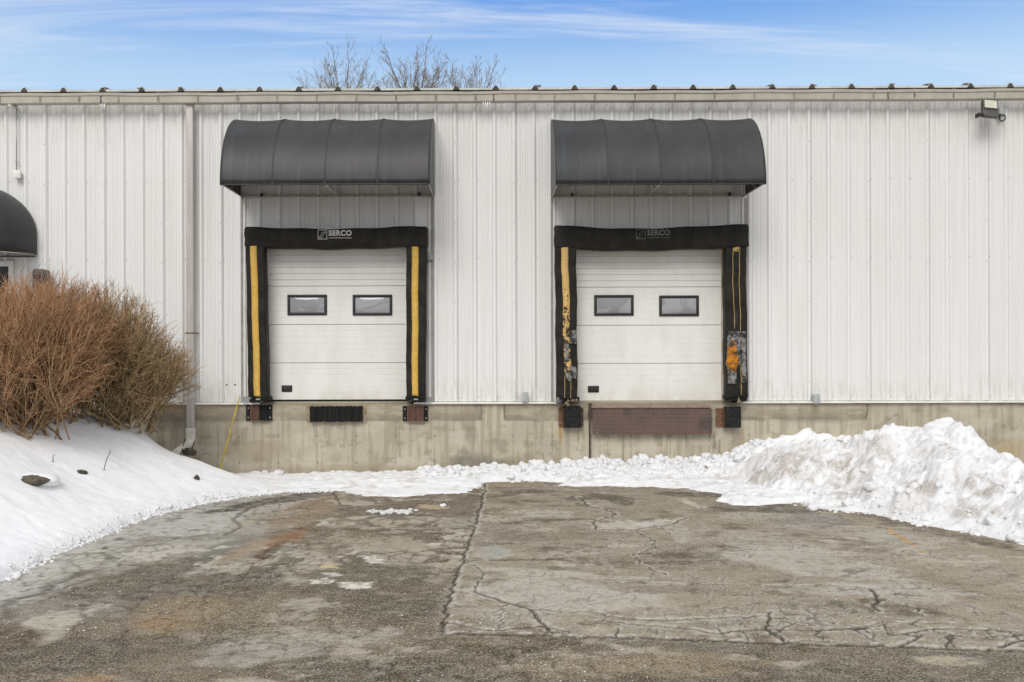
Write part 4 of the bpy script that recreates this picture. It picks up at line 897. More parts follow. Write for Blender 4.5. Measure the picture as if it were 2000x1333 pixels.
# ================================================================== DOCK SEALS
def seal(label, head, pads, D, sag, text_px, printm, torn):
    xs0, zt0 = W(head[0], head[1], -.28); xs1, zb0 = W(head[2], head[3], -.28); zb0 = W(head[0], head[3], -.28)[1]
    s = thing('dock_seal', label, 'dock seal', ((xs0+xs1)/2, 0, (zt0+zb0)/2), 'padded black dock seals round the dock doors')
    nz = random.Random(int(xs0*100))
    ph = [nz.uniform(0, 6) for _ in range(6)]
    def warp(x, y, z):
        u = (x-xs0)/(xs1-xs0); dz = -sag*math.sin(PI*u)*(1 if z > (zt0+zb0)/2 else .55)+.012*math.sin(7*u+ph[0])+.006*math.sin(23*u+ph[1])
        return (x+.004*math.sin(z*30+ph[2]), y+(.012*math.sin(11*u+ph[3])+.008*math.sin(z*23+5*u))*(y < -.05), z+dz)
    b = MB(); b.rbox(xs0, xs1, -.28, -.034, zb0, zt0, .035, 3, 0, .06, warp); hp = b.build('head_pad', M['vinyl'], s)
    # printed logo on the front of the head pad
    lx0, lz1 = W(text_px[0], text_px[1], -.285); lx1, lz0 = W(text_px[2], text_px[3], -.285); hh = lz1-lz0
    yf = -.302; b = MB(); th = .009
    q0, q1 = lx0, lx0+hh*.97
    def bar(p, q, wd):
        p, q = Vector(p), Vector(q); d = (q-p).normalized(); n = Vector((-d.y, d.x))*wd/2; e = d*wd*.3
        b.prism([tuple(p-n-e), tuple(q-n+e), tuple(q+n+e), tuple(p+n-e)], yf, yf+.003)
    for a_, c_ in (((q0, lz0+th/2), (q1, lz0+th/2)), ((q0, lz1-th/2), (q1, lz1-th/2)), ((q0+th/2, lz0), (q0+th/2, lz1)), ((q1-th/2, lz0), (q1-th/2, lz1))): bar(a_, c_, th*.9)
    Sx = [(.10, .26), (.28, .28), (.36, .42), (.42, .62), (.54, .76), (.88, .78)]; S2 = [(.14, .16), (.44, .17), (.56, .32), (.62, .52), (.72, .66), (.90, .70)]
    for cur in (Sx, S2):
        pp = [(q0+u*(q1-q0), lz0+v*hh) for u, v in cur]
        for a_, c_ in zip(pp[:-1], pp[1:]): bar(a_, c_, .006)
    bar((q0+.10*hh, lz0+.26*hh), (q0+.14*hh, lz0+.16*hh), .006); bar((q0+.85*hh, lz0+.78*hh), (q0+.87*hh, lz0+.70*hh), .006)
    b.build('emblem', printm, hp)
    def words(txt, x0, x1, z0, z1, off, nm):
        cu = bpy.data.curves.new(nm, 'FONT'); cu.body = txt; cu.size = 1; cu.offset = off; cu.space_character = 1.12; cu.extrude = .002
        tmp = bpy.data.objects.new('tmp', cu); C.objects.link(tmp); bpy.context.view_layer.update()
        me = bpy.data.meshes.new_from_object(tmp.evaluated_get(bpy.context.evaluated_depsgraph_get())); bpy.data.objects.remove(tmp)
        n = len(me.vertices); co = np.zeros(n*3, np.float32); me.vertices.foreach_get('co', co); co = co.reshape(-1, 3); mn, mx = co.min(0), co.max(0)
        u = (co[:, 0]-mn[0])/(mx[0]-mn[0]); v = (co[:, 1]-mn[1])/(mx[1]-mn[1]); w_ = (co[:, 2]-mn[2])/(mx[2]-mn[2]+1e-9)
        pl = parent_loc(hp); nc = np.stack([x0+u*(x1-x0)-pl.x, yf+.003*(1-w_)-pl.y, z0+v*(z1-z0)-pl.z], -1).astype(np.float32)
        me.vertices.foreach_set('co', nc.ravel()); me.update(); me.materials.clear(); me.materials.append(printm)
        link(bpy.data.objects.new(nm, me), hp)
    tx = q1+hh*.16
    words('SERCO', tx, lx1, lz0+hh*.36, lz1-hh*.04, .04, 'lettering'); words('A United Dominion Company', tx, lx1, lz0+hh*.05, lz0+hh*.24, .02, 'small_lettering')
    for i, p in enumerate(pads):   # (top x0,x1 ; bottom x0,x1 ; y_top ; y_bot ; stripe top x0,x1 ; stripe bottom x0,x1)
        Yf = -.255; ta, zt_ = W(p[0], p[4], Yf); tb = W(p[1], p[4], Yf)[0]; ba, zb_ = W(p[2], p[5], Yf); bb = W(p[3], p[5], Yf)[0]
        ph2 = [nz.uniform(0, 6) for _ in range(5)]
        def wz(x, y, z):
            t_ = (z-zb_)/(zt_-zb_); x0 = ba+(ta-ba)*t_; x1_ = bb+(tb-bb)*t_; u = (x-ta)/(tb-ta)
            tn = .006 if torn else .003
            return (x0+(x1_-x0)*u+tn*math.sin(z*6+ph2[0])+.4*tn*math.sin(z*19+ph2[1]), y+(.004*math.sin(z*17+ph2[2])+.003*math.sin(z*41+u*9))*(y < -.1), z+.01*math.sin(6*u+ph2[3])*(t_ < .1))
        b = MB(); b.rbox(ta, tb, Yf, -.034, zb_, zt_+.05, .03, 3, 0, .035, wz); po = b.build('side_pad', M['vinyl'], s)
        def strip(nm, c0, c1, e0, e1, mt, za, zb2, yo=-.006, th_=.004):
            rows = []; nr = 60
            for j in range(nr+1):
                z = za+(zb2-za)*j/nr; tt = (z-zb_)/(zt_-zb_); l = e0+(c0-e0)*tt; r2 = e1+(c1-e1)*tt
                row = []
                for x in (l, (l+r2)/2, r2):
                    x0 = ba+(ta-ba)*tt; x1_ = bb+(tb-bb)*tt; u = (x-x0)/(x1_-x0); q = wz(ta+u*(tb-ta), Yf, z); row.append((q[0], q[1]+yo, q[2]))
                rows.append(row)
            b = MB(); b.sheet(rows, 0, True); return b.build(nm, mt, po, solid=th_)
        zs1, zs0 = W(p[0], p[4]+1, Yf)[1]-.0, zb_+.04
        st = [W(q, 600, Yf)[0] for q in p[6:10]]
        if p[10] == 'solid': strip('yellow_stripe', *st, M['yellow'], zs0, zs1)
        if p[10] == 'torn': strip('yellow_stripe', *st, M['yellow_torn'], zs0+.3, zs1); e = .011; strip('stripe_edge', st[0], st[0]+e, st[2], st[2]+e*.8, M['yellow_thin'], zs0-.02, zs0+.305, -.005); strip('stripe_edge', st[1]-e, st[1], st[3]-e*.8, st[3], M['yellow_thin'], zs0-.02, zs0+.3, -.005)
        if p[10] == 'bare': e = .010; strip('stripe_edge', st[0], st[0]+e, st[2], st[2]+e, M['yellow_thin'], zs0+1.02, zs1-.04); strip('stripe_edge', st[1]-e, st[1], st[3]-e, st[3], M['yellow_thin'], zs0, zs1-.04); strip('yellow_stripe', *st, M['yellow_flake'], zs1-.08, zs1)
        # hanging hem of the cover
        b = MB(); h0, h1 = ba+.012, bb+(.035 if i == 0 else .0)
        b.rbox(h0-(.0 if i == 0 else .03), h1, -.215, -.045, zb_-.065, zb_+.012, .03, 3, 0, .03, lambda x, y, z: (x, y, z+.012*math.sin(x*60)+.03*((x-h0)/(h1-h0) if i == 0 else 1-(x-h0)/(h1-h0)))); b.build('hem', M['vinyl'], po)
        b = MB(); xm = (ba+bb)/2-.03; b.rbox(xm, xm+.07, -.262, -.25, zb_-.022, zb_-.002, .004, 2)
        if not torn: b.build('tag', M['galv'], po)
        if torn:
            def ragged(nm, px, py, rx, rz_, mt, yo, n=30, sd=1, rag=.25, dome=0.):
                cx_, cz_ = W(px, py, Yf); q = random.Random(sd); rim_ = []
                f_ = [q.uniform(0, 6) for _ in range(4)]
                for k in range(n):
                    a = 2*PI*k/n; r = 1+rag*(.5*math.sin(3*a+f_[0])+.35*math.sin(7*a+f_[1])+.3*math.sin(13*a+f_[2])); rim_.append((cx_+rx*r*math.cos(a), cz_+rz_*r*math.sin(a)))
                b = MB(); vs = [(cx_, Yf+yo-dome, cz_)]
                for rr_ in (.35, .7, 1.): vs += [(cx_+(x-cx_)*rr_, Yf+yo-dome*(1-rr_**2)+.004*q.uniform(-1, 1), cz_+(z-cz_)*rr_) for x, z in rim_]
                fs = [(0, 1+(k+1) % n, 1+k) for k in range(n)]
                for l in range(2): fs += [(1+l*n+k, 1+l*n+(k+1) % n, 1+(l+1)*n+(k+1) % n, 1+(l+1)*n+k) for k in range(n)]
                b.add(vs, fs, 0, True); b.build(nm, mt, po, solid=.003)
            def tape(x0, y0, x1, y1, sd):
                a, zt2 = W(x0, y0, Yf); c, zb2 = W(x1, y1, Yf); q = random.Random(sd); b = MB(); rows = []
                for j in range(15):
                    z = zb2+(zt2-zb2)*j/14; l = a+q.uniform(-.006, .006); r2 = c+q.uniform(-.006, .006)
                    rows.append([(l+(r2-l)*k/6+.006*math.sin(z*6+ph2[0]), Yf-.012-.004*q.random(), z) for k in range(7)])
                b.sheet(rows, 0, True); b.build('tape_patch', M['tape'], po, solid=.002)
            if i == 0:
                tape(1114, 646, 1126, 672, 1); tape(1111, 716, 1125, 740, 2); tape(1103, 672, 1111, 706, 3); tape(1104, 724, 1113, 745, 8)
                ragged('torn_flap', 1122, 782, .06, .03, M['yellow_flake2'], .02, sd=5, rag=.6); ragged('torn_flap', 1108, 788, .03, .045, M['yellow_flake2'], -.01, sd=6, rag=.6); ragged('torn_flap', 1092, 783, .045, .05, M['tape'], .0, sd=7, rag=.5)
            else:
                tape(1420, 660, 1438, 750, 4); tape(1448, 664, 1457, 748, 5); tape(1438, 662, 1447, 715, 6); tape(1421, 648, 1457, 664, 9)
                ragged('foam_hole_rim', 1430, 698, .095, .25, M['yellow_flake2'], -.020, sd=9, rag=.22); ragged('foam', 1430, 698, .085, .225, M['foam'], -.026, sd=10, rag=.25, dome=.018)
                ragged('foam', 1428, 672, .035, .04, M['rust_dark'], -.046, sd=12, rag=.3); ragged('foam_crack', 1436, 690, .045, .014, M['rust_dark'], -.05, sd=13, rag=.6)
                ragged('torn_flap', 1443, 784, .025, .04, M['yellow_flake2'], -.008, sd=11, rag=.6)
    return s
M['yellow_flake'] = simple('flaking_yellow', (0.55, 0.38, 0.13), (0.03, 0.025, 0.02), 0.7, scale=35, lo=.5, hi=.56)
M['yellow_flake2'] = simple('frayed_backing', (0.40, 0.31, 0.18), (0.05, 0.045, 0.04), 0.8, scale=45, lo=.42, hi=.56)
M['yellow_torn'] = yellow(0, 'torn_yellow_tape')
def fix_torn():   # ragged bites in the tape, growing towards the bottom, clear of its two sewn edges
    t = MT('torn_yellow_tape'); z = t.sep(); n = t.noise(30, 5); j = t.noise(11, 4, (1.5, 1, .8), rough=.7, dist=1.2)
    amt = t.math('ADD', j, t.rng(z[2], -.2, -1.5, -.17, .06)); m = t.rng(amt, .525, .54)
    c = t.mix(t.rng(n, .35, .7), (0.66, 0.43, 0.15), (0.55, 0.35, 0.12)); c = t.mix(m, c, (0.03, 0.027, 0.022)); return t.out(c, .6)
M['yellow_torn'] = fix_torn()
seal('intact black padded dock seal with bright yellow side stripes, left dock door', (476, 444.5, 835, 484), [(479.5, 516, 484, 523, 480, 779, 489, 502, 496, 508.5, 'solid'), (793, 833, 793, 830.5, 480, 779, 804.5, 817.5, 804, 816, 'solid')], D1, .012, (621, 449.5, 687, 468), M['print'], False)
seal('torn black padded dock seal with flaked stripes and exposed orange foam, right dock door', (1083.5, 440, 1463, 485), [(1084.5, 1126, 1088, 1128.5, 480, 780, 1096.5, 1110, 1102.5, 1115.5, 'torn'), (1416, 1458, 1418.5, 1461.5, 480, 778, 1430, 1444.5, 1436, 1447.5, 'bare')], D2, .045, (1242, 448.5, 1308, 467.5), M['print_faded'], True)
def bracket(px0, py0, px1, py1, label):
    a, zt_ = W(px0, py0, -.03); c, zb_ = W(px1, py1, -.03); b = MB(); b.box(a, c, -.05, -.038, zb_, zt_); b.disc((a+c)/2, -.05, zt_-.3*(zt_-zb_), .008); b.disc((a+c)/2, -.05, zb_+.3*(zt_-zb_), .008)
    b.box(a, c, -.09, -.05, zb_, zb_+.006)
    tag(b.build('mounting_clip', M['galv']), label, 'bracket', 'galvanised clips holding the left dock seal')
bracket(832, 497, 845, 508, 'small galvanised clip beside the upper right corner of the left dock seal')
bracket(476, 775, 487, 788, 'galvanised clip at the bottom left of the left dock seal')
bracket(828, 776, 843, 787, 'galvanised clip at the bottom right of the left dock seal')

# ================================================================== AWNINGS
def awning(label, pl, pr, ptop, pbot, closed):
    xl, zb = W(pl, pbot); xr = W(pr, pbot)[0]; a = 1.17; p = 1.165; zt = zb+a; cx = (xl+xr)/2
    s = thing('awning', label, 'awning', (cx, 0, zb), 'charcoal barrel awnings above the dock doors')
    NU, NV, ribs = 80, 26, 4; rows = []
    for j in range(NV+1):
        t_ = PI/2*j/NV; row = []
        for i in range(NU+1):
            u = i/NU; fr = (u*ribs) % 1.0; e = .85-.15*0
            sg = 1-.024*(math.sin(PI*fr)**.8)*(math.sin(t_*1.0)**.7)*(1 if 0 < i < NU else 0)
            row.append((xl+(xr-xl)*u, -.035-p*math.cos(t_)*sg, zb+a*math.sin(t_)*(1-(1-sg)*.95)))
        rows.append(row)
    b = MB(); b.sheet(rows, 0, True)
    # narrow front hem
    b.sheet([[(x, y, z-.0) for x, y, z in rows[0]], [(x, y+.004, z-.02) for x, y, z in rows[0]]], 0, True)
    cv = b.build('cover', M['fabric'], s, solid=.004)
    for k in (1, 2, 3):
        i = k*NU//ribs; b = MB(); b.sheet([[(r_[i][0]+dx_, r_[i][1]-.006, r_[i][2]+.004) for dx_ in (-.011, .011)] for r_ in rows], 0, True); b.build('seam', M['seam'], cv)
    for x in (xl, xr):
        b = MB(); arc = [(x, -.035-p*math.cos(PI/2*j/NV), zb+a*math.sin(PI/2*j/NV)) for j in range(NV+1)]
        n = len(arc); b.add([(x, -.035, zb)]+arc, [(0, j+1, j+2) for j in range(n-1)], 0, False); b.build('end_panel', M['fabric'], cv, solid=.004)
    fr = MB(); r = .011; ins = .012
    for x in (xl+ins, xr-ins, cx, xl+(xr-xl)*.25, xl+(xr-xl)*.75):
        k = (p-.02)/p; fr.tube([(x, -.035-p*k*math.cos(PI/2*j/14), zb+a*k*math.sin(PI/2*j/14)) for j in range(15)], r*.9, 6)
    fr.tube([(xl+ins, -p-.01, zb), (xr-ins, -p-.01, zb)], r, 8); fr.build('frame', M['frame_dark'], s)
    b = MB(); b.box(xl, xr, -.058, -.034, zb-.012, zb+.010); b.build('wall_rail', M['frame'], s)
    for x in (xl+.02, cx, xr-.02):
        b = MB(); b.tube([(x, -.05, zb), (x, -p-.02, zb)], r, 8); b.tube([(x, -.05, zb+.02), (x, -.05, zb+a*.95)], r*.8, 6); b.tube([(x, -.05, zb+.3), (x, -p*.62, zb+.02)], r*.7, 6); b.build('brace', M['frame'], s)
    for f_ in (.11, .92):
        x = xl+(xr-xl)*f_; b = MB(); b.box(x-.022, x+.022, -.062, -.030, zb-.002, zb+.05); b.build('clip', M['frame_dark'], s)
    return s
awning('charcoal barrel awning over the left dock door, right of the downspout', 471, 849, 235, 385.5, 'r')
awning('charcoal barrel awning over the right dock door with the torn seal', 1075.5, 1454, 235, 385.5, 'l')
# domed entrance awning cut off by the left edge
def dome():
    xr, zb = W(74.5, 500); zt = W(0, 368)[1]+.05; zs = W(74, 462)[1]; rad = 1.12; cx = xr-rad; dep = .95; h = zt-zs+.02
    s = thing('awning', 'domed charcoal entrance awning at the far left with pale piping', 'awning', (cx, 0, zb))
    b = MB(); rows = []
    N = 48
    def outline(k, lvl):  # half ellipse plan
        a = PI*k/N; return (cx-rad*math.cos(a)*lvl, -.035-dep*math.sin(a)*lvl)
    for j in range(15):
        t_ = PI/2*j/14; lv = math.cos(t_)
        rows.append([(outline(k, lv)[0], outline(k, lv)[1], zs+h*math.sin(t_)-.012*abs(math.sin(k/N*PI*5))*lv) for k in range(N+1)])
    low = [[(x, y, zb) for x, y, z in rows[0]], [(x, y, (zb+zs)/2) for x, y, z in rows[0]]]
    b.sheet(low+rows, 0, True); cv = b.build('cover', M['fabric'], s, solid=.004)
    b = MB(); b.tube([(x, y-.004, zb) for x, y, z in rows[0]], .006, 6); b.build('piping', M['piping'], cv)
    b = MB(); b.tube([(x, y*.97, zb+.02) for x, y, z in rows[0]], .011, 6); b.tube([(cx-rad+.02, -.05, zb-.015), (cx+rad-.02, -.05, zb-.015)], .012, 6)
    for k in (0, 8, 16, 24, 32, 40, 48):
        b.tube([(rows[j][k][0]*.985+cx*.015, rows[j][k][1]*.97, rows[j][k][2]-.01) for j in range(15)], .009, 6)
    b.build('frame', M['frame_dark'], s)
dome()

# ================================================================== BUMPERS AND DOCK PLATE
def lam_bumper(label, px0, px1, py0, py1, core, plate, corem, extra=None):
    a, zt_ = W(px0, py0, -.03); c, zb_ = W(px1, py1, -.03); s = thing('dock_bumper', label, 'dock bumper', ((a+c)/2, 0, zb_), 'dock bumpers on the concrete wall')
    c0, c1 = W(core[0], 800, -.06)[0], W(core[1], 800, -.06)[0]
    for x0, x1 in ((a, c0-.001), (c1+.001, c)):
        b = MB(); b.box(x0, x1, -.045, -.030, zb_, zt_); o = b.build('end_plate', plate, s)
        for z in (zb_+(zt_-zb_)*.2, zb_+(zt_-zb_)*.8):
            b = MB(); b.disc((x0+x1)/2, -.045, z, .013, .014, 10); b.build('bolt', M['galv'], o)
    rd = random.Random(int(px0)); x = c0
    b = MB()
    while x < c1-.004:
        w_ = min(rd.uniform(.011, .017), c1-x); o = rd.uniform(0, .012); z0 = zb_+rd.uniform(0, .012); z1 = zt_-rd.uniform(0, .012)
        if rd.random() < .12: z0 += .02
        mi = 0
        if extra is not None and x > W(extra, 800, -.06)[0]: mi = 1; o += .02
        b.box(x, x+w_-.0022, -.105+o, -.028, z0, z1, mi); x += w_
    b.build('rubber_block', [corem, M['laminate_black']], s); return s
lam_bumper('half brown, half black laminated bumper under the left side pad of the left seal', 481, 532, 791, 822, (489.5, 523), M['rubber'], M['laminate'], 506.5)
lam_bumper('wide black ribbed rubber bumper centred below the left dock door', 599, 716, 793, 824.5, (606, 708), M['edge_plate'], M['laminate_black'])
lam_bumper('small all-brown laminated bumper under the right side pad of the left seal', 786.5, 836, 793.5, 823, (795.5, 828), M['rubber'], M['laminate'])
def block_bumper(label, px0, px1, py0, py1, sides):
    a, zt_ = W(px0, py0, -.14); c, zb_ = W(px1, py1, -.14); s = thing('dock_bumper', label, 'dock bumper', ((a+c)/2, 0, zb_), 'dock bumpers on the concrete wall')
    b = MB(); b.rbox(a, c, -.15, -.055, zb_, zt_, .012, 3, 0, .05); ro = b.build('rubber_block', M['rubber'], s)
    for z in (zb_+(zt_-zb_)*.22, zb_+(zt_-zb_)*.76):
        b = MB(); n = 14; x = (a+c)/2+.01
        b.disc(x, -.1495, z, .024, .003, 14); b.build('bolt_hole', M['dark'], ro)
    for x0, x1, m in sides:
        p, z1_ = W(x0, py0+3, -.03); q, z0_ = W(x1, py1-3, -.03); b = MB(); b.box(p, q, -.05, -.020, z0_, z1_)
        xe = p if abs(q-a) > abs(p-c) else q
        b.box(min(a, c)-.012 if x1 < (px0+px1)/2 else max(a, c)+.004, min(a, c)-.004 if x1 < (px0+px1)/2 else max(a, c)+.012, -.13, -.045, z0_, z1_)
        o = b.build('side_plate', M[m], s)
        for z in (z0_+.05, z1_-.09):
            bb_ = MB(); bb_.disc(p+.02 if x1 < (px0+px1)/2 else q-.018, -.05, z, .010, .012, 8); bb_.build('bolt', M['galv'], o)
block_bumper('black moulded block bumper with two bolt holes, left of the rusty dock plate', 1101, 1135, 794, 836, [(1091, 1103, 'rust'), (1134, 1139, 'rust_dark')])
block_bumper('black moulded block bumper with a rusty angle, right of the dock plate', 1415.5, 1447.5, 795, 836, [(1398, 1416, 'rust')])
# the folded dock plate
a, zt_ = W(1157, 799, -.12); c, zb_ = W(1390, 848, -.12)
s = thing('dock_plate', 'rusty brown diamond-patterned dock plate hanging below the right dock door', 'dock plate', ((a+c)/2, 0, zt_))
b = MB(); b.box(a, c, -.135, -.120, zb_, zt_); b.build('lip', M['diamond'], s)
b = MB(); b.add([(a-.015, -.125, zt_+.015), (c-.02, -.125, zt_+.015), (c-.02, .06, ZD+.004), (a-.015, .06, ZD+.004), (a-.015, -.125, zt_-.0), (c-.02, -.125, zt_), (c-.02, .06, ZD-.012), (a-.015, .06, ZD-.012)], [(0, 1, 2, 3), (4, 7, 6, 5), (0, 4, 5, 1), (1, 5, 6, 2), (2, 6, 7, 3), (3, 7, 4, 0)]); b.build('deck', M['deck'], s)
b = MB(); b.tube([(a-.01, -.128, zt_+.004), (c-.03, -.128, zt_+.004)], .012, 10); b.build('hinge', M['rust_dark'], s)
b = MB(); b.box(a+.05, c-.05, -.115, -.02, zt_-.09, zt_-.02); b.build('support_bracket', M['rust_dark'], s)
for py in (839, 846):
    x, z = W(1166, py, -.13); b = MB(); b.disc(x, -.135, z, .010, .004, 8); b.build('bolt', M['galv'], s)
x, z1 = W(1152, 789, -.10); z0 = .05
s = thing('steel_post', 'thin rusty steel post standing in the snow beside the dock plate', 'post', (x, -.1, 0))
b = MB(); b.box(x-.016, x+.010, -.115, -.085, z0, z1); b.build('shaft', M['rust_dark'], s)
b = MB(); b.box(x-.026, x+.022, -.125, -.075, z1-.22, z1-.10); b.build('latch', M['rust_dark'], s); b = MB(); b.box(x-.02, x+.03, -.12, -.07, z1-.02, z1+.008); b.build('cap_plate', M['rust_dark'], s)

# ================================================================== WALL FITTINGS
def jbox(label, px0, px1, py0, py1, m, cond=None, yd=-.14, group='small boxes fixed to the siding'):
    a, zt_ = W(px0, py0, yd); c, zb_ = W(px1, py1, yd); s = thing('junction_box', label, 'electrical box', ((a+c)/2, 0, zb_), group)
    b = MB(); b.rbox(a, c, yd, -.035, zb_, zt_, .008, 2); b.build('housing', m, s)
    b = MB(); b.rbox(a-.004, c+.004, yd-.008, yd+.006, zb_-.004, zt_+.004, .005, 2); b.build('cover', m, s)
    if cond: b = MB(); b.tube([(v[0], -.06, v[1]) for v in cond], .009, 8); b.build('conduit', M['galv'], s)
    return s
x, z = W(1025, 786); jbox('grey electrical box low on the siding between the two dock doors', 1019.5, 1031, 767, 784.5, M['greybox'], [(x, z+.06), (x, ZB-.03)])
x, z = W(1595, 790); jbox('grey electrical box low on the siding above the right snow pile', 1590, 1601, 771, 788, M['greybox'], [(x+.03, z+.06), (x+.03, ZB-.03)])
# sensor with conduit and box, top left
x, z0 = W(33, 334, -.05); z1 = W(33, 214, -.05)[1]
jbox('small white electrical box under a thin conduit at the top left', 26, 39, 333.5, 348, M['trim'], [(x, z0-.02), (x, z1+.0)], -.10)
s = thing('flood_sensor', 'small cream swivel sensor under the gutter at the top left', 'sensor', (x, 0, z1))
b = MB(); b.rbox(x-.025, x+.02, -.09, -.035, z1-.0, z1+.06, .008, 2); b.build('mount', M['elbow'], s)
b = MB(); xa, za = W(26, 210, -.12); b.tube([(x, -.08, z1+.03), (xa, -.13, za), (xa-.05, -.18, za+.035)], [.02, .032, .042], 10); b.build('sensor_head', M['elbow'], s)
for py in (227, 317):
    xx, zz_ = W(33, py, -.05); b = MB(); b.box(xx-.02, xx+.02, -.074, -.035, zz_-.005, zz_+.005); tag(b.build('conduit_clip', M['galv']), 'upper clip on the thin conduit at the top left' if py == 227 else 'lower clip on the thin conduit just above its white box', 'bracket', 'clips on the thin conduit')
# vent seen through the hedge
x, z = W(213, 741, -.08); s = thing('wall_vent', 'small round grey vent cap glimpsed through the hedge', 'vent', (x, 0, z))
b = MB(); b.tube([(x, -.03, z), (x, -.09, z), (x, -.13, z-.01)], [.055, .055, .03], 14); b.build('cap', M['greybox'], s)
b = MB()
for q in range(-2, 3): b.box(x+q*.018-.003, x+q*.018+.003, -.14, -.12, z-.035, z+.03)
b.build('grille', M['trim_dark'], s)
# dark rounded letterbox-like case above the hedge
x0, zt_ = W(65.5, 526, -.25); x1, zb_ = W(89, 575, -.25); s = thing('mailbox', 'dark round-topped box showing above the hedge beside the entrance', 'mailbox', ((x0+x1)/2, -.2, 1.1))
b = MB(); b.rbox(x0, x1, -.32, -.06, zb_, zt_, .045, 4); b.build('case', M['bronze'], s)
b = MB(); b.rbox(x0+.03, x1-.03, -.326, -.31, zt_-.16, zt_-.09, .006, 2); b.build('flap', M['black'], s)
b = MB(); b.box((x0+x1)/2-.04, (x0+x1)/2+.04, -.22, -.15, .9, zb_+.02); b.build('post', M['bronze'], s)
# floodlight under the gutter on the right
def floodlight():
    Y = -.34; x0, zt_ = W(1924, 193, Y); x1 = W(1953, 193, Y)[0]; zb_ = W(1930, 230, Y)[1]
    cx, cz = W(1936, 212, Y); s = thing('floodlight', 'square dark bronze floodlight tilted down under the gutter at the right', 'floodlight', (cx, -.1, cz))
    # tilted flat body facing down-forward: front face normal n
    up = Vector((.14, .35, .93)).normalized(); rt = Vector((1, 0, -.10)).normalized(); n = rt.cross(up).normalized()
    if n.y > 0: n = -n
    c = Vector((cx, -.30, cz)); hw_, hh = .115, .145
    def slab(b, c_, w_, h_, d0, d1, mi=0):
        vs = []
        for d in (d0, d1):
            for sx_, sz_ in ((-1, -1), (1, -1), (1, 1), (-1, 1)): vs.append(c_+rt*w_*sx_+up*h_*sz_+n*d)
        b.add(vs, [(0, 1, 2, 3), (7, 6, 5, 4), (0, 4, 5, 1), (1, 5, 6, 2), (2, 6, 7, 3), (3, 7, 4, 0)], mi)
    b = MB(); slab(b, c, hw_, hh, -.03, .02); slab(b, c+up*.065, hw_, hh*.60, .02, .032)
    for q in range(-4, 5): slab(b, c+rt*q*.025-n*.045, .004, hh*.9, -.02, .02)
    ho = b.build('housing', M['bronze'], s); md = ho.modifiers.new('bevel', 'BEVEL'); md.width = .006; md.segments = 2
    b = MB(); slab(b, c+up*.065, hw_*.82, hh*.46, .033, .036); ln = b.build('lens', M['lens'], s)
    b = MB()
    for q in (-.035, .035): slab(b, c+up*.065+rt*q, .012, .012, .0365, .039)
    b.build('diode', M['led'], ln)
    b = MB(); p = c-up*.12-rt*(hw_+.02); b.tube([p-rt*.03, p+rt*.03], .026, 12); b.box(p.x-.045, p.x-.02, p.y-.02, p.y+.1, p.z-.03, p.z+.03); b.tube([p+rt*.03, p+rt*(2*hw_+.05)], .012, 8); b.build('bracket_arm', M['black'], s)
    bx, bz = W(1955, 221, -.1); b = MB(); b.rbox(bx-.04, bx+.04, -.14, -.034, bz-.06, bz+.065, .008, 2); b.build('back_box', M['greybox'], s)
    b = MB(); pts = [(bx-.03+.035*math.sin(a), -.20-.01*a, bz-.09-.045*math.cos(a)*1.0+.045-.06) for a in np.linspace(-2.6, 2.6, 16)]
    b.tube([(bx-.03, -.12, bz-.04)]+pts+[(cx+.05, -.28, cz-.06)], .010, 8); b.build('cable', M['black'], s)
floodlight()
# icicles under two gutter joints
for px, n, L in ((199, 3, .12), (948, 4, .12)):
    for i in range(n):
        x, z = W(px-4+i*4.2, 198, -.2); ll = L*(.5+.6*((i*37) % 5)/5); b = MB(); b.tube([(x, -.19, gzb+.006), (x, -.19, gzb-ll*.5), (x, -.19, gzb-ll)], [.012, .008, .001], 7)
        tag(b.build('icicle', M['ice']), ('leftmost', 'second', 'third', 'rightmost')[i if i < n-1 else 3]+' icicle from the left, '+('under the gutter joint near the downspout' if px < 500 else 'under the gutter joint between the two awnings'), 'icicle', 'icicles under the left gutter joint' if px < 500 else 'icicles under the middle gutter joint')

# ================================================================== SMALL THINGS IN THE SNOW
p0 = W(464, 790, -.08); p1 = W(430, 903, -.35); s = MB(); s.tube([(p1[0], -.35, p1[1]-.12), ((p0[0]+p1[0])/2+.01, -.21, (p0[1]+p1[1])/2), (p0[0], -.08, p0[1]), (p0[0]+.03, -.06, p0[1]+.14)], [.014, .013, .011, .004], 8)
tag(s.build('marker_rod', M['yellowrod']), 'thin yellow rod leaning against the concrete wall right of the downspout', 'rod')
for i, (xa, ya, xb, yb, Y, lab) in enumerate([(361, 858, 358, 868, -.5, 'shortest dark peg behind the downspout elbow'), (357, 876, 347, 897, -.75, 'long dark peg left of the downspout elbow mouth'), (379, 863, 373, 880, -.3, 'dark peg between elbow and concrete wall')]):
    A, B = W(xa, ya, Y), W(xb, yb, Y); b = MB(); b.tube([(A[0], Y, A[1]), (B[0], Y, B[1]-.03)], [.007, .008], 6); tag(b.build('peg', M['black']), lab, 'peg', 'dark pegs round the downspout elbow')
b = MB(); cx_, cz_ = W(367, 882, -.45); v, f = lump((cx_, -.35, cz_-.02), .10, 51, (1.1, .8, .55)); b.add(v, [tuple(q) for q in f], 0, True); tag(b.build('mulch_clump', M['stone']), 'dark wet clump of soil under the downspout elbow', 'soil')
rt_ = random.Random(7)
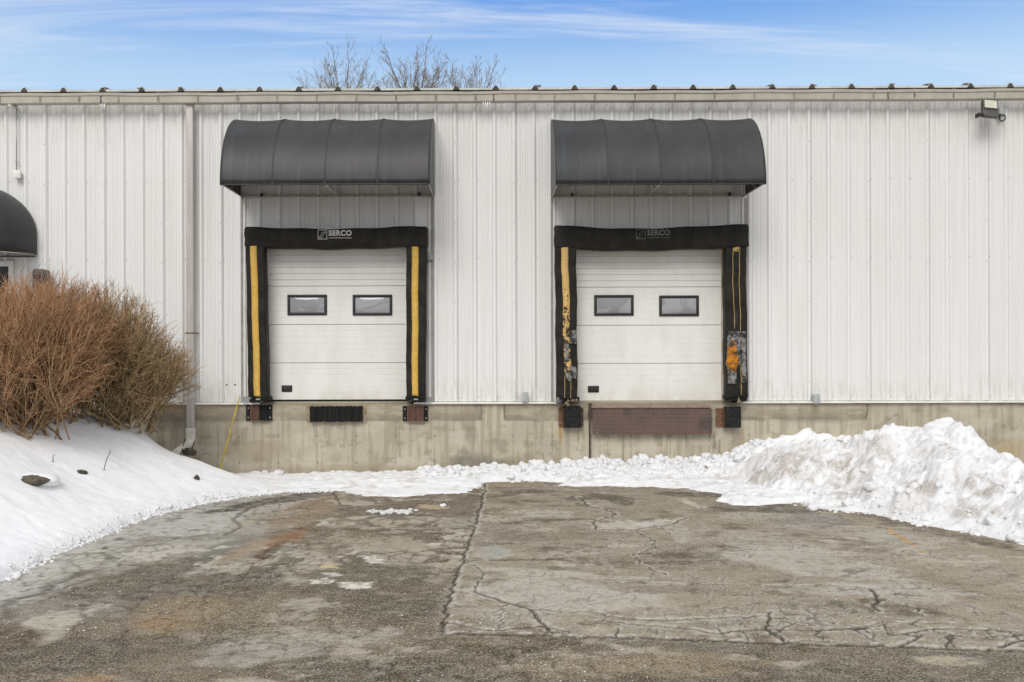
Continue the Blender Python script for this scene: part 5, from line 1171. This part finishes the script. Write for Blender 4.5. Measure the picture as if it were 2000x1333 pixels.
for (xa, ya, xb, yb, lab) in [(217, 877, 202, 918, 'longest bare twig sticking out of the snow below the hedge'), (105, 889, 103, 902, 'tiny bare twig in the snow left of the long twig')]:
    x, y = None, None
    for Yq in np.arange(-6.5, 0, .05):
        X_, Zq = W(xb, yb, Yq)
        if Zq <= ground_z(X_, Yq)+.01: x, y = X_, Yq; 
        if x is not None: break
    x, y = (x, y) if x is not None else (W(xb, yb, -2)[0], -2); A = W(xa, ya, y); B = W(xb, yb, y)
    b = MB(); pts = [(B[0], y, B[1]-.03)]+[(B[0]+(A[0]-B[0])*t_+rt_.uniform(-.008, .008), y, B[1]+(A[1]-B[1])*t_) for t_ in (.3, .5, .75, 1)]
    b.tube(pts, [.006, .005, .005, .004, .002], 5); b.tube([pts[3], (pts[3][0]+.03, y, pts[3][2]+.03)], [.003, .001], 4); tag(b.build('twig', M['rust_dark']), lab, 'twig', 'bare twigs in the snow bank')
def onbank(px, py):
    for Yq in np.arange(-8, 0, .04):
        X_, Zq = W(px, py, Yq)
        if Zq <= ground_z(X_, Yq): return X_, Yq, Zq
    return W(px, py, -1)[0], -1, 0
for px, py, rx, sq, lab, sd in [(57, 942, .15, (1.35, .8, .36), 'widest flat dark stone showing through the snow at lower left', 61), (155, 926, .085, (1.1, .7, .48), 'small square greenish stone in the snow right of the flat one', 62), (383, 938, .055, (.8, .7, 1.0), 'small upright stone at the snow edge below the downspout', 63)]:
    x, y, z = onbank(px, py); b = MB(); v, f = lump((x, y+.03, z+.01), rx, sd, sq, .35); b.add(v, [tuple(q) for q in f], 0, False); st_o = b.build('stone', M['stone']); tag(st_o, lab, 'stone', 'stones in the left snow bank')
    # snow cap lying on it
    yc_ = y+rx*1.5; v, f = lump((x-.02, yc_, max(ground_z(x, yc_), z)-.035), rx*1.45, sd+5, (1.2, 1.1, .42), .2); n = len(v)
    if sd == 61: np_mesh('snow_cap', v, f, M['snow'], {'Dirt': np.zeros(n), 'Rough': np.zeros(n)+.3}, parent=st_o)
x, z = W(1255, 904, -.12); b = MB(); v, f = lump((x, -.1, z-.02), .085, 71, (1.0, .7, .75), .5); b.add(v, [tuple(q) for q in f], 0, False); tag(b.build('stone', M['stone']), 'grey pitted stone on the snow below the dock plate', 'stone')
for px, py, lab in ((1381, 914, 'brown dead leaf on the snow below the right end of the dock plate'), (1193, 911, 'brown pebble-like leaf on the snow just right of the steel post')):
    x, y, z = onbank(px, py+2); b = MB(); rows = [[(x+.04*(i-2)/2, y-.02*(j-1), z+.025+.02*math.sin(i*1.3+j)) for i in range(5)] for j in range(3)]; b.sheet(rows, 0, True); tag(b.build('leaf', M['leaf'], solid=.002), lab, 'leaf', 'dead leaves on the snow')
# broken snow clump on the tarmac
x, y = G(768, 1003); Vs, Fs = [], []; base = 0
for i in range(46):
    v, f = lump((x+rr.randn()*.16, y+rr.randn()*.07, .012), rr.uniform(.010, .034), 600+i, (1.2, 1, .8)); Vs.append(v); Fs.append(f+base); base += len(v)
tag(np_mesh('snow_clump', np.concatenate(Vs), np.concatenate(Fs), M['snow'], {'Dirt': np.zeros(base)+.38, 'Rough': np.ones(base)}), 'crumbled dirty snow clump lying alone on the wet tarmac', 'snow clump')
for px, py, r0, lab in ((1904, 1046, .055, 'lone snow lump on tarmac in front of the right pile'), (865, 991, .03, 'little yellowish snow lump right of the crumbled clump')):
    x, y = G(px, py); v, f = lump((x, y, .02), r0, 640+px, (1.3, 1, .8)); tag(np_mesh('snow_lump', v, f, M['snow'], {'Dirt': np.zeros(len(v))+.1, 'Rough': np.ones(len(v))}), lab, 'snow lump')
# clear slush heap where the bank meets the wall
x, z = W(515, 925, -.2); Vs, Fs = [], []; base = 0
for i in range(14):
    v, f = lump((x+rr.uniform(-.22, .25), -.18+rr.uniform(-.1, .1), z+rr.uniform(-.03, .02)), rr.uniform(.03, .07), 660+i, (1.2, 1, .7)); Vs.append(v); Fs.append(f+base); base += len(v)
tag(np_mesh('slush_heap', np.concatenate(Vs), np.concatenate(Fs), M['snow'], {'Dirt': np.zeros(base)+.3, 'Rough': np.ones(base)*.7}), 'greyish slush heap against the concrete wall below the left bumper', 'slush')

# ================================================================== SHRUBS AND TREES
def sticks(name, segs, mat_, parent):
    """segs: list of (p0,p1,r0,r1,tip0,tip1); 3-sided tapered prisms in one mesh"""
    A = np.array([s_[0] for s_ in segs], float); B = np.array([s_[1] for s_ in segs], float); r0 = np.array([s_[2] for s_ in segs]); r1 = np.array([s_[3] for s_ in segs]); t0 = np.array([s_[4] for s_ in segs]); t1 = np.array([s_[5] for s_ in segs])
    d = B-A; L = np.linalg.norm(d, axis=1, keepdims=True)+1e-9; d /= L; ref = np.where(np.abs(d[:, 2:3]) < .9, np.array([[0, 0, 1.]]), np.array([[1., 0, 0]])); u = np.cross(d, ref); u /= np.linalg.norm(u, axis=1, keepdims=True); v = np.cross(d, u)
    V = np.zeros((len(segs), 6, 3)); T = np.zeros((len(segs), 6))
    for k in range(3):
        a = 2*PI*k/3; o = u*math.cos(a)+v*math.sin(a); V[:, k] = A+o*r0[:, None]; V[:, 3+k] = B+o*r1[:, None]; T[:, k] = t0; T[:, 3+k] = t1
    vr = np.repeat(np.random.RandomState(len(segs)).rand(len(segs))[:, None], 6, 1)
    base = (np.arange(len(segs))*6)[:, None, None]; Fq = (np.array([[0, 1, 4, 3], [1, 2, 5, 4], [2, 0, 3, 5]])[None]+base).reshape(-1, 4)
    return np_mesh(name, V.reshape(-1, 3), Fq, mat_, {'Tip': T.ravel(), 'Vary': vr.ravel()}, smooth=True, parent=parent)
def shrub(label, bx, by, bz, c, rad, n1, mt, seed, spread=.2, clip=None):
    """multi-stemmed bare shrub: stems rise from the base and fork until they reach the clipped, domed outline"""
    rs = np.random.RandomState(seed); s = thing('bare_shrub', label, 'shrub', (bx, by, bz), 'bare shrubs by the entrance'); main, tw = [], []
    c = np.array(c); rad = np.array(rad)
    def surf(dirv):   # distance scale to the clipped envelope along dirv from the centre
        q = 1+.10*(vn(np.array([dirv[0]*3+9]), np.array([dirv[2]*3+dirv[1]*2+5]), seed)[0]-.5)*2
        return c+dirv*rad*q
    def path(p, q, r0, r1, bend, lst, t0, t1, n=4):
        p, q = np.array(p), np.array(q); L = np.linalg.norm(q-p); mid = (p+q)/2+np.array([0, 0, -bend*L])+rs.randn(3)*.04*L; prev = p; pts = [p]
        for i in range(1, n+1):
            t_ = i/n; x = (1-t_)**2*p+2*t_*(1-t_)*mid+t_*t_*q+rs.randn(3)*.012*L*(i < n)
            lst.append((prev, x, r0+(r1-r0)*(i-1)/n, r0+(r1-r0)*t_, t0+(t1-t0)*(i-1)/n, t0+(t1-t0)*t_)); prev = x; pts.append(x)
        return pts
    for i in range(n1):
        a = rs.uniform(0, 2*PI); b0 = np.array([bx+spread*rs.randn(), by+spread*.6*rs.randn(), bz-.12])
        el = math.acos(rs.uniform(-.28, 1) if rs.rand() < .55 else rs.uniform(.1, 1)); dv = np.array([math.sin(el)*math.cos(a), math.sin(el)*math.sin(a), math.cos(el)])
        end = surf(dv)
        k1 = b0+(end-b0)*rs.uniform(.35, .5); pts = path(b0, k1, rs.uniform(.010, .019), .008, .10, main, 0, .15, 5)
        for j in range(rs.randint(5, 8)):
            d2 = dv+rs.randn(3)*.28; d2 /= np.linalg.norm(d2); e2 = surf(d2); st_ = pts[rs.randint(2, len(pts))]
            k2 = st_+(e2-st_)*rs.uniform(.45, .65); p2 = path(st_, k2, .007, .0045, .06, main, .1, .35, 4)
            for m in range(rs.randint(4, 7)):
                d3 = d2+rs.randn(3)*.27; d3 /= np.linalg.norm(d3); e3 = surf(d3); s3 = p2[rs.randint(1, len(p2))]
                k3 = s3+(e3-s3)*rs.uniform(.55, .95); p3 = path(s3, k3, .0045, .003, .03, tw, .35, .75, 3)
                for q in range(rs.randint(3, 6)):
                    s4 = p3[rs.randint(1, len(p3))]; up_ = (s4-c)/rad; up_ /= np.linalg.norm(up_)+1e-6; dd = up_*.6+np.array([0, 0, .45])+rs.randn(3)*.62; dd /= np.linalg.norm(dd); L = rs.uniform(.07, .20)*(1.0 if rs.rand() < .95 else 1.6)
                    e4 = s4+dd*L; tipv = float(np.clip(.55+.5*np.linalg.norm((e4-c)/rad), 0, 1)); mid = (s4+e4)/2+rs.randn(3)*.008
                    tw.append((s4, mid, .003, .0024, .6, tipv)); tw.append((mid, e4, .0024, .001, tipv, 1.0))
    ok = lambda q: (clip is None or clip(q[1])) and q[1][2] > bz-.16 and q[1][1] < -.05
    main = [q for q in main if ok(q)]; tw = [q for q in tw if ok(q)]
    sticks('branches', main, mt, s); sticks('twigs', tw, mt, s); return s
def gz(x, y): return ground_z(x, y)
sb = [('tallest russet clipped shrub in the middle of the hedge, left of the downspout', W(205, 835, -1.75)[0], -1.75, (-.12, 0, .93), (1.06, 1.05, 1.0), 52, M['twig2'], 11),
      ('russet shrub nearest the camera at the left edge', W(48, 860, -3.1)[0], -3.1, (-.1, 0, .92), (1.18, 1.1, .95), 60, M['twig'], 12),
      ('russet shrub wedged behind the front one, under the dark round-topped box', W(95, 850, -2.3)[0], -2.3, (0, 0, 1.0), (1.1, 1.0, .98), 48, M['twig'], 13),
      ('low loose olive shrub leaning towards the downspout', W(250, 842, -1.5)[0], -1.45, (.20, 0, .60), (.74, .75, .85), 24, M['twig2'], 14)]
for lab, x, y, oc_, rd_, n1, mt, sd_ in sb:
    z = gz(x, y); shrub(lab, x, y, z, (x+oc_[0], y+oc_[1], z+oc_[2]), rd_, n1, mt, sd_)
def tree(label, px, Yt, tips, seed):
    """bare tree: a trunk forks into limbs that fan out to the given tips (photo px offset, px height), each feathered with side twigs"""
    rs = np.random.RandomState(seed); x = W(px, 200, Yt)[0]; s = thing('bare_tree', label, 'tree', (x, Yt, 0), 'bare trees behind the warehouse'); tr, cr = [], []
    tips = [(a_*.9, b_+(16 if b_ < 140 else 8)) for a_, b_ in tips]; top = max(W(px, t_[1], Yt)[1] for t_ in tips); fk = top*.80; prev = np.array((x, Yt, 0.)); 
    for i in range(6):
        nx = np.array((x+.12*math.sin(i*1.3+seed), Yt+.1*math.cos(i), fk*(i+1)/6)); tr.append((prev, nx, .17-.015*i, .155-.015*i, 0, .1)); prev = nx
    fork = prev
    def side(p, d, L, r, lvl):
        n = 3; q = p; pts = [p]
        for i in range(n):
            d = d+rs.randn(3)*.07+np.array([0, 0, .05]); d /= np.linalg.norm(d); nx = q+d*L/n; cr.append((q, nx, max(r*(1-.25*i), .0042), max(r*(1-.25*(i+1)), .0035), .5+.15*lvl, .6+.15*lvl)); q = nx; pts.append(q)
        if lvl < 2:
            for k in range(rs.randint(1, 4)):
                o = rs.randn(3); o[2] = abs(o[2])*.5; dd = d+o*.6; dd /= np.linalg.norm(dd); side(pts[rs.randint(1, 4)], dd, L*rs.uniform(.4, .7), r*.7, lvl+1)
    for dx, py in tips:
        tx, tz = W(px+dx, py, Yt); ty = Yt+rs.uniform(-1.6, 1.6); end = np.array((tx, ty, tz)); st_ = fork+np.array([0, 0, rs.uniform(-1.0, .3)]); mid = np.array((fork[0]+(tx-fork[0])*.60, fork[1]+(ty-fork[1])*.6, st_[2]+(tz-st_[2])*.45)); n = 12; q = st_
        for i in range(1, n+1):
            t_ = i/n; e = (1-t_)**2*st_+2*t_*(1-t_)*mid+t_*t_*end+rs.randn(3)*.03*(i < n); r0 = .04*(1-t_)**1.2+.008; cr.append((q, e, r0+.003, r0, .1+.3*t_, .15+.3*t_))
            if t_ > .3:
                for k in range(2):
                    d = (e-q)/np.linalg.norm(e-q); o = rs.randn(3); o[2] *= .4; dd = d+o*.55; dd /= np.linalg.norm(dd); side(e, dd, rs.uniform(.4, 1.4)*(1.25-t_), .008, 0)
            q = e
    sticks('trunk', tr, M['bark'], s); sticks('crown', cr, M['bark'], s)
tree('bare tree behind the roof, leftmost of the three crowns', 672, 24.5, [(-12, 98), (18, 92), (-32, 120), (-55, 125), (-74, 158), (-80, 165), (-62, 140), (34, 128), (64, 140), (24, 150), (58, 118), (-40, 150), (8, 125), (50, 150), (-20, 140)], 21)
tree('tallest bare tree behind the roof, middle crown', 812, 24, [(28, 84), (50, 92), (8, 104), (-60, 98), (-38, 108), (62, 112), (-80, 118), (-24, 125), (18, 122), (-92, 140), (36, 118), (0, 135), (-50, 135), (68, 135), (26, 130), (10, 128)], 22)
tree('lowest bare tree behind the roof, rightmost crown', 915, 25, [(-8, 128), (20, 128), (60, 122), (-38, 118), (-20, 140), (40, 145), (8, 140), (30, 152), (-30, 150), (70, 162)], 23)
